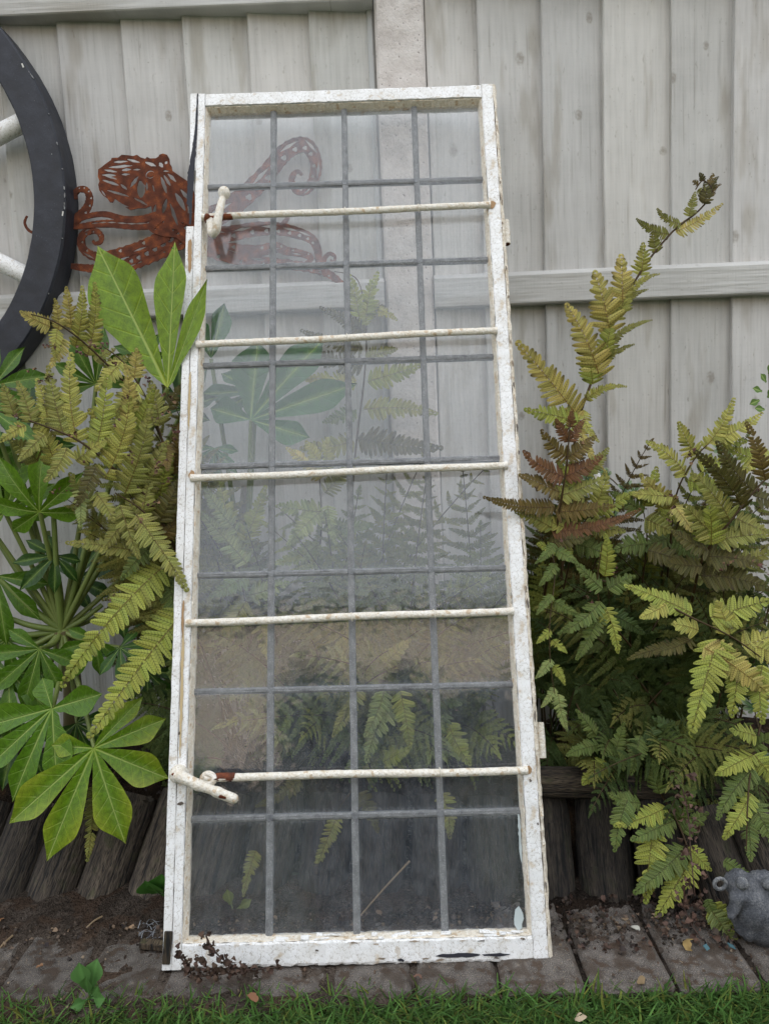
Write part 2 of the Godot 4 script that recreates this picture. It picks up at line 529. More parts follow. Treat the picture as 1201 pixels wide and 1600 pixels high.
# ---------------------------------------------------------------- foliage
# one pinna: a midrib with a row of rounded leaflets on either side; p1 is the bezier control
func blade(mb: MB, p0: Vector3, p1: Vector3, p2: Vector3, facing: Vector3, hw: float, count: int, tone: Color, brown: float, cup := 0.0) -> void:
	var keep := mb.col
	var length := p0.distance_to(p1) + p1.distance_to(p2)
	var step := length / count
	var rib := tone * Color(0.55, 0.42, 0.4)
	var prev := p0
	var dark := Color(0.035, 0.018, 0.012)
	for k in count + 1:
		var t := (k + 0.35) / (count + 0.6)
		var a := p0.lerp(p1, t); var b := p1.lerp(p2, t)
		var q := a.lerp(b, t)
		var T := (b - a).normalized()
		var S := T.cross(facing).normalized()
		var N := S.cross(T)
		# midrib piece
		mb.col = rib
		var rw := hw * 0.035 * (1.2 - t)
		var i0 := mb.add(prev - S * rw + N * 0.0006, N, Vector2(0.1, 0)); mb.add(prev + S * rw + N * 0.0006, N, Vector2(0.1, 0))
		mb.add(q + S * rw * 0.8 + N * 0.0006, N, Vector2(0.1, 0)); mb.add(q - S * rw * 0.8 + N * 0.0006, N, Vector2(0.1, 0))
		mb.i.append_array([i0, i0 + 2, i0 + 1, i0, i0 + 3, i0 + 2])
		prev = q
		var w := hw * minf(1.0, 0.72 + t * 2.2) * pow(maxf(1.0 - t, 0.0), 0.62) * 1.12
		if t > 0.9:
			w = maxf(w, hw * 0.16)
		for sd: float in [-1.0, 1.0]:
			if rng.randf() < 0.012:
				continue
			var lean := 0.32 + 0.35 * t + rr(-0.13, 0.13)
			var tw := rr(-0.34, 0.34)
			var bend := rr(-0.05, 0.34) + cup
			var D := (S * sd * cos(lean) + T * sin(lean)).normalized()
			var X := N.cross(D).normalized()
			X = (X * cos(tw) + N * sin(tw)).normalized()
			var nn := D.cross(X) * 1.0
			if nn.dot(N) < 0.0:
				nn = -nn
			var L := w * (rr(0.86, 1.08) if rng.randf() < 0.9 else rr(0.45, 0.8))
			var hwid := step * rr(0.42, 0.52)
			var jit := rr(0.82, 1.16)
			var cc := Color(tone.r * jit * rr(0.94, 1.08), tone.g * jit, tone.b * jit)
			var tipc := cc
			if rng.randf() < brown:
				tipc = cc.lerp(dark, rr(0.35, 0.95))
			var o := q + D * hw * 0.02
			var e0 := o; var e1 := o + D * L * 0.4 - N * bend * L * 0.10; var e2 := o + D * L * 0.78 - N * bend * L * 0.38; var e3 := o + D * L - N * bend * L * 0.62
			var nl := (nn + X * 0.42).normalized(); var nr := (nn - X * 0.42).normalized()
			var dip := nn * hwid * 0.28
			mb.col = cc
			var k0 := mb.add(e0, nn, Vector2(0.5, 0.0))
			mb.add(e1, nn, Vector2(0.5, 0.4))
			mb.add(o - D * hw * 0.04 + X * hwid * 1.0 + dip * 0.2, nl, Vector2(1, 0.02)); mb.add(o - D * hw * 0.04 - X * hwid * 1.0 + dip * 0.2, nr, Vector2(0, 0.02))
			mb.add(e1 + X * hwid - dip, nl, Vector2(1, 0.4)); mb.add(e1 - X * hwid - dip, nr, Vector2(0, 0.4))
			mb.col = cc.lerp(tipc, 0.5)
			mb.add(e2, nn, Vector2(0.5, 0.78))
			mb.add(e2 + X * hwid * 0.78 - dip, nl, Vector2(1, 0.78)); mb.add(e2 - X * hwid * 0.78 - dip, nr, Vector2(0, 0.78))
			mb.col = tipc
			mb.add(e3 + X * hwid * 0.3 - dip * 0.5, nn, Vector2(0.7, 1)); mb.add(e3 - X * hwid * 0.3 - dip * 0.5, nn, Vector2(0.3, 1))
			mb.i.append_array([k0, k0 + 2, k0 + 4, k0, k0 + 4, k0 + 1, k0, k0 + 1, k0 + 5, k0, k0 + 5, k0 + 3,
				k0 + 1, k0 + 4, k0 + 7, k0 + 1, k0 + 7, k0 + 6, k0 + 1, k0 + 6, k0 + 8, k0 + 1, k0 + 8, k0 + 5,
				k0 + 6, k0 + 7, k0 + 9, k0 + 6, k0 + 9, k0 + 10, k0 + 6, k0 + 10, k0 + 8])
	mb.col = keep


func toned(called: String) -> Color:
	match called:
		"yellow": return Color(0.38, 0.37, 0.10)
		"gold": return Color(0.48, 0.41, 0.14)
		"olive": return Color(0.25, 0.25, 0.07)
		"lime": return Color(0.30, 0.33, 0.07)
		"green": return Color(0.128, 0.172, 0.048)
		"deep": return Color(0.062, 0.098, 0.028)
		"bronze": return Color(0.165, 0.118, 0.036)
		"rust": return Color(0.165, 0.078, 0.034)
		"dusk": return Color(0.098, 0.088, 0.026)
		"pale": return Color(0.26, 0.31, 0.12)
	return Color(0.1, 0.15, 0.03)


# a stalk along pixel points [x, y, z, x, y, z ...], its pinnae drawn one by one as [x0, y0, x1, y1, z0, z1, width in pixels, tone, bend]
func frond_drawn(fern: Node3D, stalk: Array, radius: float, pinnae: Array, brown := 0.25, whole := true, side_on := 0.0) -> void:
	var ctrl := PackedVector3Array()
	for k in stalk.size() / 3:
		ctrl.append(at(stalk[k * 3], stalk[k * 3 + 1], stalk[k * 3 + 2]))
	var f := MB.new()
	f.col = Color(0.062, 0.036, 0.018)
	if ctrl.size() > 1:
		var path := smooth_path(ctrl, 6)
		var radii := []
		for k in path.size():
			radii.append(radius * lerpf(1.0, 0.35, float(k) / path.size()))
		f.tube(path, radii, 6)
	var fr: MeshInstance3D = null
	if whole:
		fr = put(f, "frond", M.fern, fern)
	for p in pinnae:
		var mb: MB = MB.new() if whole else f
		var a := at(p[0], p[1], p[4]); var b := at(p[2], p[3], p[5])
		var len := a.distance_to(b)
		var look := (EYE - a).normalized()
		var side := (b - a).normalized().cross(look).normalized()
		var bend: float = p[8] if p.size() > 8 else rr(-0.1, 0.1)
		var mid := (a + b) * 0.5 + side * (bend + rr(-0.05, 0.05)) * len + look * rr(-0.02, 0.2) * len
		var facing := (look + Vector3(0, 0.25, 0) + Vector3(rr(-0.3, 0.3), rr(-0.2, 0.3), rr(-0.1, 0.1)) + side * side_on).normalized()
		var hw: float = p[6] * 0.5 * depth_of(a) / FOCAL
		blade(mb, a, mid, b, facing, hw, maxi(7, int(len / (hw * 0.30))), toned(p[7]), brown)
		if whole:
			put(mb, "pinna", M.fern, fr)
	if not whole:
		put(f, "frond", M.fern, fern)


# a whole arching frond: rachis p0-p1-p2, pinnae computed in pairs
func frond_grown(fern: Node3D, p0: Vector3, p1: Vector3, p2: Vector3, facing: Vector3, span: float, pairs: int, tone: String, tip_tone: String, bare := 0.25, brown := 0.15, pieces := false, droop := 0.25) -> void:
	var f := MB.new()
	f.col = Color(0.06, 0.04, 0.02)
	var path := PackedVector3Array()
	var radii := []
	for k in 15:
		var t := k / 14.0
		path.append(p0.lerp(p1, t).lerp(p1.lerp(p2, t), t))
		radii.append(lerpf(0.0022, 0.0007, t))
	f.tube(path, radii, 5)
	var fr: MeshInstance3D = null
	if pieces:
		fr = put(f, "frond", M.fern, fern)
	for k in pairs:
		var s := (k + 0.3) / pairs
		var t := bare + (1.0 - bare) * s
		var q := p0.lerp(p1, t).lerp(p1.lerp(p2, t), t)
		var T := (p1.lerp(p2, t) - p0.lerp(p1, t)).normalized()
		var S := T.cross(facing).normalized()
		var N := S.cross(T)
		var len := span * minf(1.0, 0.8 + s * 1.2) * pow(1.0 - s, 0.75) * rr(0.9, 1.08)
		if len < span * 0.06:
			continue
		for sd: float in [-1.0, 1.0]:
			var lean := 0.35 + 0.45 * s + rr(-0.08, 0.08)
			var D := (S * sd * cos(lean) + T * sin(lean) + N * rr(-0.1, 0.25)).normalized()
			var mid := q + D * len * 0.52 + N * len * 0.05
			var tip := q + (D + T * 0.12) * len - Vector3(0, droop, 0) * len * rr(0.5, 1.3)
			var mb: MB = MB.new() if pieces else f
			var hw := clampf(len * 0.17, 0.004, span * 0.16)
			var tc := toned(tone).lerp(toned(tip_tone), clampf(s * 1.1 + rr(-0.25, 0.25), 0, 1))
			blade(mb, q + T * rr(0, 0.4) * span / pairs, mid, tip, (N + Vector3(rr(-0.2, 0.2), rr(-0.2, 0.2), rr(-0.2, 0.2))).normalized(), hw, maxi(6, int(len / (hw * 0.33))), tc, brown)
			if pieces:
				put(mb, "pinna", M.fern, fr)
	# the tip
	var T2 := (p2 - p1).normalized()
	blade(f if not pieces else f, p2 - T2 * span * 0.05, p2 + T2 * span * 0.06, p2 + T2 * span * 0.16 - Vector3(0, span * 0.04, 0), facing, span * 0.05, 8, toned(tip_tone), brown)
	if not pieces:
		put(f, "frond", M.fern, fern)


# a palmate leaf: lobes [angle in degrees from Y, length, half width], fused round the centre
func palmate(mb: MB, ctr: Vector3, X: Vector3, Y: Vector3, lobes: Array, inner: Color, edge: Color, droop: float, fold := 0.25, vein := Color(0.32, 0.40, 0.12)) -> void:
	var N := X.cross(Y).normalized()
	var m := lobes.size()
	for j in m:
		var L: Array = lobes[j]
		var ang: float = deg_to_rad(L[0])
		var len: float = L[1]; var hw: float = L[2]
		var gap_l: float = deg_to_rad(L[0] - lobes[j - 1][0]) * 0.5 if j > 0 else (0.45 if m > 1 else 1.1)
		var gap_r: float = deg_to_rad(lobes[j + 1][0] - L[0]) * 0.5 if j < m - 1 else (0.45 if m > 1 else 1.1)
		var D := Y * cos(ang) + X * sin(ang)
		var S := X * cos(ang) - Y * sin(ang)
		var ph := rr(0, TAU)
		var dr := droop * rr(0.6, 1.5)
		var k0 := mb.v.size()
		var st := 30
		var ac := 6
		for a in st + 1:
			var s := float(a) / st
			# leaf-shaped beyond the sinus, bounded by the bisectors towards the centre
			var prof := sin(PI * pow(clampf(s, 0, 1), 1.35)) if s > 0.0 else 0.0
			prof = pow(maxf(prof, 0.0), 1.0) * (1.0 - 0.38 * smoothstep(0.68, 1.0, s))
			prof = maxf(prof, (0.40 if s < 0.5 else 0.0))
			prof += 0.05 * sin(s * 38.0 + ph) * (1.0 - s) * clampf(s * 4.0 - 1.2, 0, 1)
			if a == st:
				prof = 0.0
			for b in ac + 1:
				var x := (b - ac * 0.5) / (ac * 0.5)
				var gap := gap_l if x < 0.0 else gap_r
				var inner_side := (x < 0.0 and j > 0) or (x > 0.0 and j < m - 1)
				var cut := 1.0 - (0.10 * smoothstep(0.22, 0.5, s) if inner_side else 0.0)
				var wa := s * len * tan(minf(gap, 1.2)) * cut + 1e-6
				var wb := hw * prof * 1.06 + 1e-6
				var w := wa * wb / pow(pow(wa, 4.0) + pow(wb, 4.0), 0.25)
				var off := x * w
				var z := -dr * len * s * s + fold * absf(off) + 0.012 * len * 6.0 * sin(s * 8.0 + ph) * x * x * s * 0.25
				var rel := absf(off) / hw
				var cc := inner.lerp(edge, clampf(pow(rel, 1.9) * 1.0 + clampf(s - 0.45, 0, 1) * 0.75 + rr(-0.06, 0.06), 0, 1))
				if b == ac / 2:
					cc = cc.lerp(vein, 0.75)
				mb.col = cc
				mb.add(ctr + D * s * len + S * off + N * z, N, Vector2(0.5 + 0.5 * clampf(off / hw, -1, 1), s))
		for a in st:
			for b in ac:
				var q := k0 + a * (ac + 1) + b
				mb.i.append_array([q, q + ac + 1, q + 1, q + 1, q + ac + 1, q + ac + 2])
	mb.col = Color.WHITE


func stalk(pts: Array, r0: float, r1: float, col: Color, sides := 8) -> MB:
	var mb := MB.new()
	mb.col = col
	var ctrl := PackedVector3Array()
	for p in pts:
		ctrl.append(p)
	var path := smooth_path(ctrl, 6)
	var radii := []
	for k in path.size():
		radii.append(lerpf(r0, r1, float(k) / path.size()))
	mb.tube(path, radii, sides)
	return mb


# a fatsia leaf placed by its heart, a point its middle lobe aims at, and how far it turns away
func fatsia_leaf(plant: Node3D, heart: Vector3, aim: Vector3, facing: Vector3, lobes: Array, inner: Color, edge: Color, from: Vector3, droop := 0.12, label := "") -> void:
	var Y := (aim - heart).normalized()
	var X := Y.cross(facing).normalized()
	var mb := MB.new()
	palmate(mb, heart, X, Y, lobes, inner, edge, droop)
	var o := put(mb, "leaf", M.leaf, plant, true)
	if label:
		o.set_meta("label", label)
	var mid := heart.lerp(from, 0.5) + Vector3(0, -0.01, -0.01)
	put(stalk([from, mid, heart - facing.normalized() * 0.002], 0.0048, 0.0032, Color(0.15, 0.19, 0.045)), "petiole", M.stem, o)


# nine or so lobes spread over an arc; len in metres for the longest
func fan(n: int, spread: float, len: float, seed_turn := 0.0) -> Array:
	var out := []
	for k in n:
		var f := float(k) / (n - 1) * 2.0 - 1.0
		out.append([f * spread + seed_turn + rr(-3, 3), len * (1.0 - 0.42 * absf(f)) * rr(0.92, 1.05), len * 0.15 * rr(0.9, 1.15) * (1.0 - 0.25 * absf(f))])
	return out


# ---------------------------------------------------------------- lumps: a smooth union of tapered capsules, meshed as surface nets
func lumps(mb: MB, caps: Array, cell: float, blend: float, rough := 0.0) -> void:
	var lo := Vector3(1e9, 1e9, 1e9); var hi := -lo
	for q in caps:
		for e in 2:
			var p: Vector3 = q[e]; var r: float = q[e + 2]
			lo = lo.min(p - Vector3.ONE * (r + blend)); hi = hi.max(p + Vector3.ONE * (r + blend))
	lo -= Vector3.ONE * cell * 1.5
	var nx := int((hi.x - lo.x) / cell) + 3; var ny := int((hi.y - lo.y) / cell) + 3; var nz := int((hi.z - lo.z) / cell) + 3
	var d := PackedFloat32Array()
	d.resize(nx * ny * nz)
	d.fill(1e3)
	for q in caps:
		var a: Vector3 = q[0]; var b: Vector3 = q[1]; var ra: float = q[2]; var rb: float = q[3]
		var reach := maxf(ra, rb) + blend + cell * 2.0
		var l := ((a.min(b) - Vector3.ONE * reach - lo) / cell).floor(); var h := ((a.max(b) + Vector3.ONE * reach - lo) / cell).ceil()
		var ab := b - a
		var ll := maxf(ab.length_squared(), 1e-9)
		for z in range(maxi(0, int(l.z)), mini(nz, int(h.z) + 1)):
			for y in range(maxi(0, int(l.y)), mini(ny, int(h.y) + 1)):
				for x in range(maxi(0, int(l.x)), mini(nx, int(h.x) + 1)):
					var p := lo + Vector3(x, y, z) * cell
					var t := clampf((p - a).dot(ab) / ll, 0.0, 1.0)
					var v := (p - a - ab * t).length() - lerpf(ra, rb, t)
					var k := (z * ny + y) * nx + x
					var o := d[k]
					if o > 900.0:
						d[k] = v
					else:
						var hh := maxf(blend - absf(o - v), 0.0) / blend
						d[k] = minf(o, v) - hh * hh * blend * 0.25
	var f := FastNoiseLite.new()
	f.seed = 5
	f.frequency = 60.0
	var index := {}
	var offs := [0, 1, nx, nx + 1, nx * ny, nx * ny + 1, nx * ny + nx, nx * ny + nx + 1]
	var corner := [Vector3(0, 0, 0), Vector3(1, 0, 0), Vector3(0, 1, 0), Vector3(1, 1, 0), Vector3(0, 0, 1), Vector3(1, 0, 1), Vector3(0, 1, 1), Vector3(1, 1, 1)]
	var edges := [[0, 1], [2, 3], [4, 5], [6, 7], [0, 2], [1, 3], [4, 6], [5, 7], [0, 4], [1, 5], [2, 6], [3, 7]]
	for z in nz - 1:
		for y in ny - 1:
			for x in nx - 1:
				var k := (z * ny + y) * nx + x
				var c0 := d[k]
				if c0 > cell * 2.0 or c0 < -cell * 2.0:
					continue
				var inside := 0
				for e in 8:
					if d[k + offs[e]] < 0.0:
						inside += 1
				if inside == 0 or inside == 8:
					continue
				var sum := Vector3.ZERO
				var cnt := 0
				for e in edges:
					var va: float = d[k + offs[e[0]]]; var vb: float = d[k + offs[e[1]]]
					if (va < 0.0) != (vb < 0.0):
						sum += (corner[e[0]] as Vector3).lerp(corner[e[1]], va / (va - vb))
						cnt += 1
				var p := lo + (Vector3(x, y, z) + sum / cnt) * cell
				var g := Vector3(d[k + 1] - c0, d[k + nx] - c0, d[k + nx * ny] - c0).normalized()
				if rough > 0.0:
					p += g * f.get_noise_3dv(p) * rough
				index[k] = mb.add(p, g, Vector2(p.x, p.y))
	for k: int in index:
		var x := k % nx
		var y := (k / nx) % ny
		var z := k / (nx * ny)
		if x == 0 or y == 0 or z == 0:
			continue
		var ax := [1, nx, nx * ny]
		for a in 3:
			var v0 := d[k]; var v1 := d[k + ax[a]]
			if (v0 < 0.0) == (v1 < 0.0):
				continue
			var s1: int = ax[(a + 1) % 3]; var s2: int = ax[(a + 2) % 3]
			if not (index.has(k - s1) and index.has(k - s2) and index.has(k - s1 - s2)):
				continue
			var q := [index[k], index[k - s1], index[k - s1 - s2], index[k - s2]]
			if v0 < 0.0:
				mb.i.append_array([q[0], q[2], q[1], q[0], q[3], q[2]])
			else:
				mb.i.append_array([q[0], q[1], q[2], q[0], q[2], q[3]])


# ---------------------------------------------------------------- fence, ground, edging
func fence_panel(called: String, label: String, lefts: Array, right_end: float, rails: Array) -> void:
	var t := thing(called, label, "fence", Vector3(lefts[0], 0, 0))
	for k in lefts.size():
		var x0: float = lefts[k]
		var x1: float = (lefts[k + 1] if k + 1 < lefts.size() else right_end)
		var mb := MB.new()
		var tint := rr(0.88, 1.0)
		mb.col = Color(tint * rr(0.985, 1.015), tint, tint * rr(0.99, 1.02))
		mb.shift = Vector2(rr(0, 1), rr(0, 1))
		# feather edge: thick along its left side, thin where the next board laps over it
		var zl := 0.0085 + rr(-0.0015, 0.002); var zr := -0.0045
		var rings := []
		var n := 28
		var ph := rr(0, TAU)
		for s in n + 1:
			var y := 0.03 + 2.2 * s / n
			var wob := 0.0011 * sin(y * 5.0 + ph) + rr(-0.0005, 0.0005)
			var cup := 0.0012 * sin(y * 3.1 + ph)
			rings.append([Vector3(x0 + wob, y, zl - 0.014), Vector3(x0 + wob, y, zl - 0.0012), Vector3(x0 + wob + 0.0016, y, zl), Vector3(lerpf(x0, x1, 0.5), y, lerpf(zl, zr, 0.5) + cup), Vector3(x1 + 0.012, y, zr), Vector3(x1 + 0.012, y, zr - 0.004)])
		mb.loft(rings)
		put(mb, "board", M.fence, t)
	for r in rails:
		# a rail with chamfered upper edge: [x0, x1, y0, y1, thickness]
		var mb := MB.new()
		mb.col = Color(0.89, 0.89, 0.89)
		mb.shift = Vector2(rr(0, 1), rr(0, 1))
		var rings := []
		for s in 25:
			var x := lerpf(r[0], r[1], s / 24.0)
			var e := rr(-0.0006, 0.0006)
			var zt: float = r[4]
			rings.append([Vector3(x, r[2] + e, -0.004), Vector3(x, r[2] + e, zt - 0.002), Vector3(x, r[2] + 0.002 + e, zt), Vector3(x, r[3] - 0.008 + e, zt), Vector3(x, r[3] + e, zt - 0.009), Vector3(x, r[3] + e, -0.004)])
		var k0 := mb.v.size()
		mb.loft(rings)
		for k in range(k0, mb.v.size()):  # grain runs along the rail
			mb.u[k] = Vector2(mb.v[k].y, mb.v[k].x) + mb.shift
		mb.face(rings[0], Vector3(-1, 0, 0)); mb.face(rings[24], Vector3(1, 0, 0))
		put(mb, "rail", M.fence, t)


func build_fence() -> void:
	var lefts := []
	for k in range(24, 0, -1):
		lefts.append(-0.534 - 0.11 * k)
	lefts.append_array([-0.534, -0.422, -0.316, -0.203, -0.095])
	fence_panel("board_fence", "pale grey painted board fence panel with the rusty octopus hung on it", lefts, 0.016, [[-3.17, 0.017, 0.915, 0.965, 0.034], [-3.17, 0.017, 1.427, 1.49, 0.036]])
	var r := [0.108, 0.199, 0.311, 0.4195, 0.5385, 0.6505]
	for k in 24:
		r.append(0.76 + 0.11 * k)
	fence_panel("board_fence", "plain pale grey board fence panel behind the tall yellowing fern frond", r, 3.40, [[0.107, 3.40, 0.909, 0.967, 0.03], [0.107, 3.40, 1.46, 1.52, 0.036]])
	var p := thing("fence_post", "pinkish grey pitted concrete fence post behind the casement", "post", Vector3(0.062, 0, 0))
	var mb := MB.new()
	mb.box(Vector3(0.063, 1.12, -0.028), Vector3(0.086, 2.26, 0.09), 0.004)
	put(mb, "shaft", M.post, p)
	for e in [[0.012, 0.010], [0.1125, 0.011]]:
		var b := MB.new()
		b.col = Color(0.80, 0.83, 0.86)
		b.shift = Vector2(rr(0, 1), rr(0, 1))
		b.box(Vector3(e[0], 1.12, -0.012), Vector3(e[1], 2.22, 0.03), 0.002)
		put(b, "batten", M.fence, p)


func build_ground() -> void:
	# lawn sheet out to the horizon, under everything
	var g := MB.new()
	g.col = Color(0.030, 0.048, 0.014)
	g.face([Vector3(-40, -0.035, -60), Vector3(40, -0.035, -60), Vector3(40, -0.035, 60), Vector3(-40, -0.035, 60)], Vector3.UP)
	struct(g, "ground", M.plain)
	# planting bed between the edging and the fence
	var f := FastNoiseLite.new()
	f.seed = 9
	f.frequency = 9.0
	var bed := MB.new()
	bed.col = Color(0.6, 0.58, 0.56)
	var nx := 90; var nz := 24
	for a in nx + 1:
		for b in nz + 1:
			var x := lerpf(-1.9, 1.9, float(a) / nx)
			var s := float(b) / nz
			var z := lerpf(0.012, lerpf(0.235, 0.315, smoothstep(-0.1, 0.3, x)), s)
			var y := 0.115 - 0.025 * smoothstep(0.75, 1.0, s) - 0.12 * smoothstep(0.93, 1.0, s) + 0.02 * f.get_noise_2d(x, z) + 0.008 * f.get_noise_2d(x * 6.0, z * 6.0)
			bed.add(Vector3(x, y, z), Vector3.UP, Vector2(x, z))
	for a in nx:
		for b in nz:
			var q := a * (nz + 1) + b
			bed.i.append_array([q, q + nz + 1, q + 1, q + 1, q + nz + 1, q + nz + 2])
	struct(bed, "soil_bed", M.soil, "structure", true)
	# the strip of concrete blocks
	var pav := Node3D.new()
	pav.name = "pavement"
	add_child(pav, true)
	pav.set_meta("kind", "structure")
	for k in range(-9, 10):
		var x0 := 0.1225 + 0.1085 * k
		var mb := MB.new()
		var tint := rr(0.62, 0.80) * lerpf(0.80, 1.0, smoothstep(-0.35, 0.15, x0))
		mb.col = Color(tint, tint * 0.97, tint * 0.94)
		var b := Basis.from_euler(Vector3(rr(-0.012, 0.012), rr(-0.015, 0.015), rr(-0.02, 0.02)))
		var zf := 0.548 + 0.035 * (x0 + 0.05) + rr(-0.004, 0.004)
		mb.box(Vector3(x0 + 0.0515, -0.034 + rr(-0.002, 0.002), zf - 0.1), Vector3(0.1025, 0.066, 0.2), 0.006, b)
		put(mb, "paver", M.paver, pav)
	# earth worked into the joints and over the blocks, thickest at the left
	var crust := MB.new()
	f.frequency = 14.0
	nx = 300; nz = 60
	for a in nx + 1:
		for b in nz + 1:
			var x := lerpf(-1.0, 1.0, float(a) / nx)
			var z := lerpf(0.30, 0.62, float(b) / nz)
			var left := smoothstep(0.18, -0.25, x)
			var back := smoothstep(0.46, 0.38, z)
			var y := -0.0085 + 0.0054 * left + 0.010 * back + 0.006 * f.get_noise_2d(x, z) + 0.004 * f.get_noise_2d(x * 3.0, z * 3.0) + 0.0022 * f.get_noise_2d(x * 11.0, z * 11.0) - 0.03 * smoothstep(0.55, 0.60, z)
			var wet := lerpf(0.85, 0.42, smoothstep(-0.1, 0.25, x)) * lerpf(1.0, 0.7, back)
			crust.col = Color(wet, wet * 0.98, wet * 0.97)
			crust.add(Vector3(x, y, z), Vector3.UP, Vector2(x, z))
	for a in nx:
		for b in nz:
			var q := a * (nz + 1) + b
			crust.i.append_array([q, q + nz + 1, q + 1, q + 1, q + nz + 1, q + nz + 2])
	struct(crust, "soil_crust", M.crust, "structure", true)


func log_edging(called: String, label: String, logs: Array) -> void:
	var first: Vector3 = on_y(logs[0][0], logs[0][1])
	var t := thing(called, label, "log edging", Vector3(first.x, 0, first.z))
	for L in logs:
		var p := on_y(L[0], L[1], -0.01)
		var up := on_plane(L[2], L[3], p, Vector3(0, sin(0.62), cos(0.62)))
		var r: float = L[4] * 0.84
		var axis := (up - p).normalized()
		var a := axis.cross(Vector3(0, 0.2, 1)).normalized()
		var b := axis.cross(a)
		var mb := MB.new()
		mb.shift = Vector2(rr(0, 1), rr(0, 1))
		var tint: float = L[5]
		mb.col = Color(tint, tint * 0.98, tint * 0.95)
		var sides := 36
		var n := 9
		var ph := []
		for s in sides:
			ph.append(rr(-1, 1))
		var k0 := mb.v.size()
		var ctr := p - b * r * 0.9 if b.z > 0 else p + b * r * 0.9
		var len := p.distance_to(up)
		for k in n + 1:
			for s in sides + 1:
				var g := TAU * s / sides
				var q: float = r * (1.0 + 0.035 * ph[s % sides] + 0.012 * sin(k * 1.7 + s))
				if k == n:
					q *= 0.93
				var d := a * cos(g) + b * sin(g)
				mb.add(ctr + axis * len * float(k) / n + d * q, d, Vector2(float(s) / sides * r * TAU, len * k / n))
		for k in n:
			for s in sides:
				var q := k0 + k * (sides + 1) + s
				mb.i.append_array([q, q + sides + 1, q + 1, q + 1, q + sides + 1, q + sides + 2])
		var ring := []
		for s in sides:
			ring.append(mb.v[k0 + n * (sides + 1) + s])
		mb.face(ring, axis)
		put(mb, "log", M.log, t)


func build_edging() -> void:
	log_edging("log_edging", "dark half-round log roll edging with moss, under the yellow fatsia leaf", [[-178, 1442, -98, 1250, 0.046, 0.5], [-98, 1438, -20, 1246, 0.046, 0.5], [-20, 1434, 58, 1242, 0.047, 0.42], [60, 1428, 130, 1239, 0.048, 0.62], [140, 1424, 206, 1238, 0.046, 0.80], [224, 1422, 288, 1236, 0.050, 0.92], [313, 1420, 360, 1236, 0.046, 0.5], [405, 1419, 440, 1236, 0.046, 0.38], [498, 1418, 520, 1238, 0.046, 0.3], [590, 1418, 600, 1238, 0.046, 0.28], [684, 1419, 685, 1240, 0.046, 0.28]])
	log_edging("log_edging", "blackened log roll edging beside the foot of the casement's hinged side", [[775, 1420, 770, 1243, 0.046, 0.28], [868, 1421, 855, 1244, 0.046, 0.36], [962, 1422, 945, 1244, 0.050, 0.36], [1060, 1430, 1030, 1246, 0.046, 0.34], [1160, 1440, 1095, 1260, 0.048, 0.55], [1262, 1455, 1190, 1270, 0.048, 0.7], [1364, 1470, 1288, 1282, 0.046, 0.5], [1466, 1486, 1386, 1296, 0.048, 0.6], [1570, 1502, 1486, 1310, 0.046, 0.45]])
	# mossy timber the right hand logs are nailed to
	var mb := MB.new()
	mb.col = Color(0.62, 0.58, 0.5)
	var a := on_plane(835, 1222, Vector3(0, 0.10, 0.31), Vector3(0, 0.3, 1)); var b := on_plane(1130, 1232, Vector3(0, 0.10, 0.31), Vector3(0, 0.3, 1))
	mb.tube(smooth_path(PackedVector3Array([a, a.lerp(b, 0.5) + Vector3(0, 0.003, 0), b]), 4), [0.024], 9)
	tag(put(mb, "bed_timber", M.log, self, false), "old mossy round timber lying along the top of the blackened logs", "timber")


# ---------------------------------------------------------------- the casement
func strip(mb: MB, a: Vector2, b: Vector2, prof: Array, jag := 0.0005, n := 70) -> void:
	# a member of the frame from a to b (in the window's own plane); prof = [across, out] corners
	var d := (b - a).normalized()
	var s := Vector2(-d.y, d.x)
	var rings := []
	for k in n + 1:
		var q := a.lerp(b, float(k) / n)
		var ring := []
		for p in prof:
			var o: Vector2 = q + s * (p[0] + rr(-jag, jag))
			ring.append(Vector3(o.x, o.y, p[1] + rr(-jag, jag) * 0.7))
		rings.append(ring)
	mb.loft(rings)
	mb.face(rings[0], Vector3(-d.x, -d.y, 0)); mb.face(rings[n], Vector3(d.x, d.y, 0))


func patch(outline: Array, n0: float, col: Color) -> MB:
	# a thin ragged chip of bare metal or rust lying on the paint, in the window's plane
	var mb := MB.new()
	mb.col = col
	var pts := PackedVector2Array()
	for p in outline:
		pts.append(Vector2(p[0], p[1]))
	var fine := PackedVector2Array()
	for k in pts.size():
		var a := pts[k]; var b := pts[(k + 1) % pts.size()]
		var m := maxi(1, int(a.distance_to(b) / 0.004))
		for s in m:
			fine.append(a.lerp(b, float(s) / m) + Vector2(rr(-0.0007, 0.0007), rr(-0.0007, 0.0007)))
	var idx := Geometry2D.triangulate_polygon(fine)
	for k in idx.size() / 3:
		var tri := []
		for e in 3:
			var q := fine[idx[k * 3 + e]]
			tri.append(Vector3(q.x, q.y, n0))
		mb.face(tri, Vector3(0, 0, 1))
	return mb


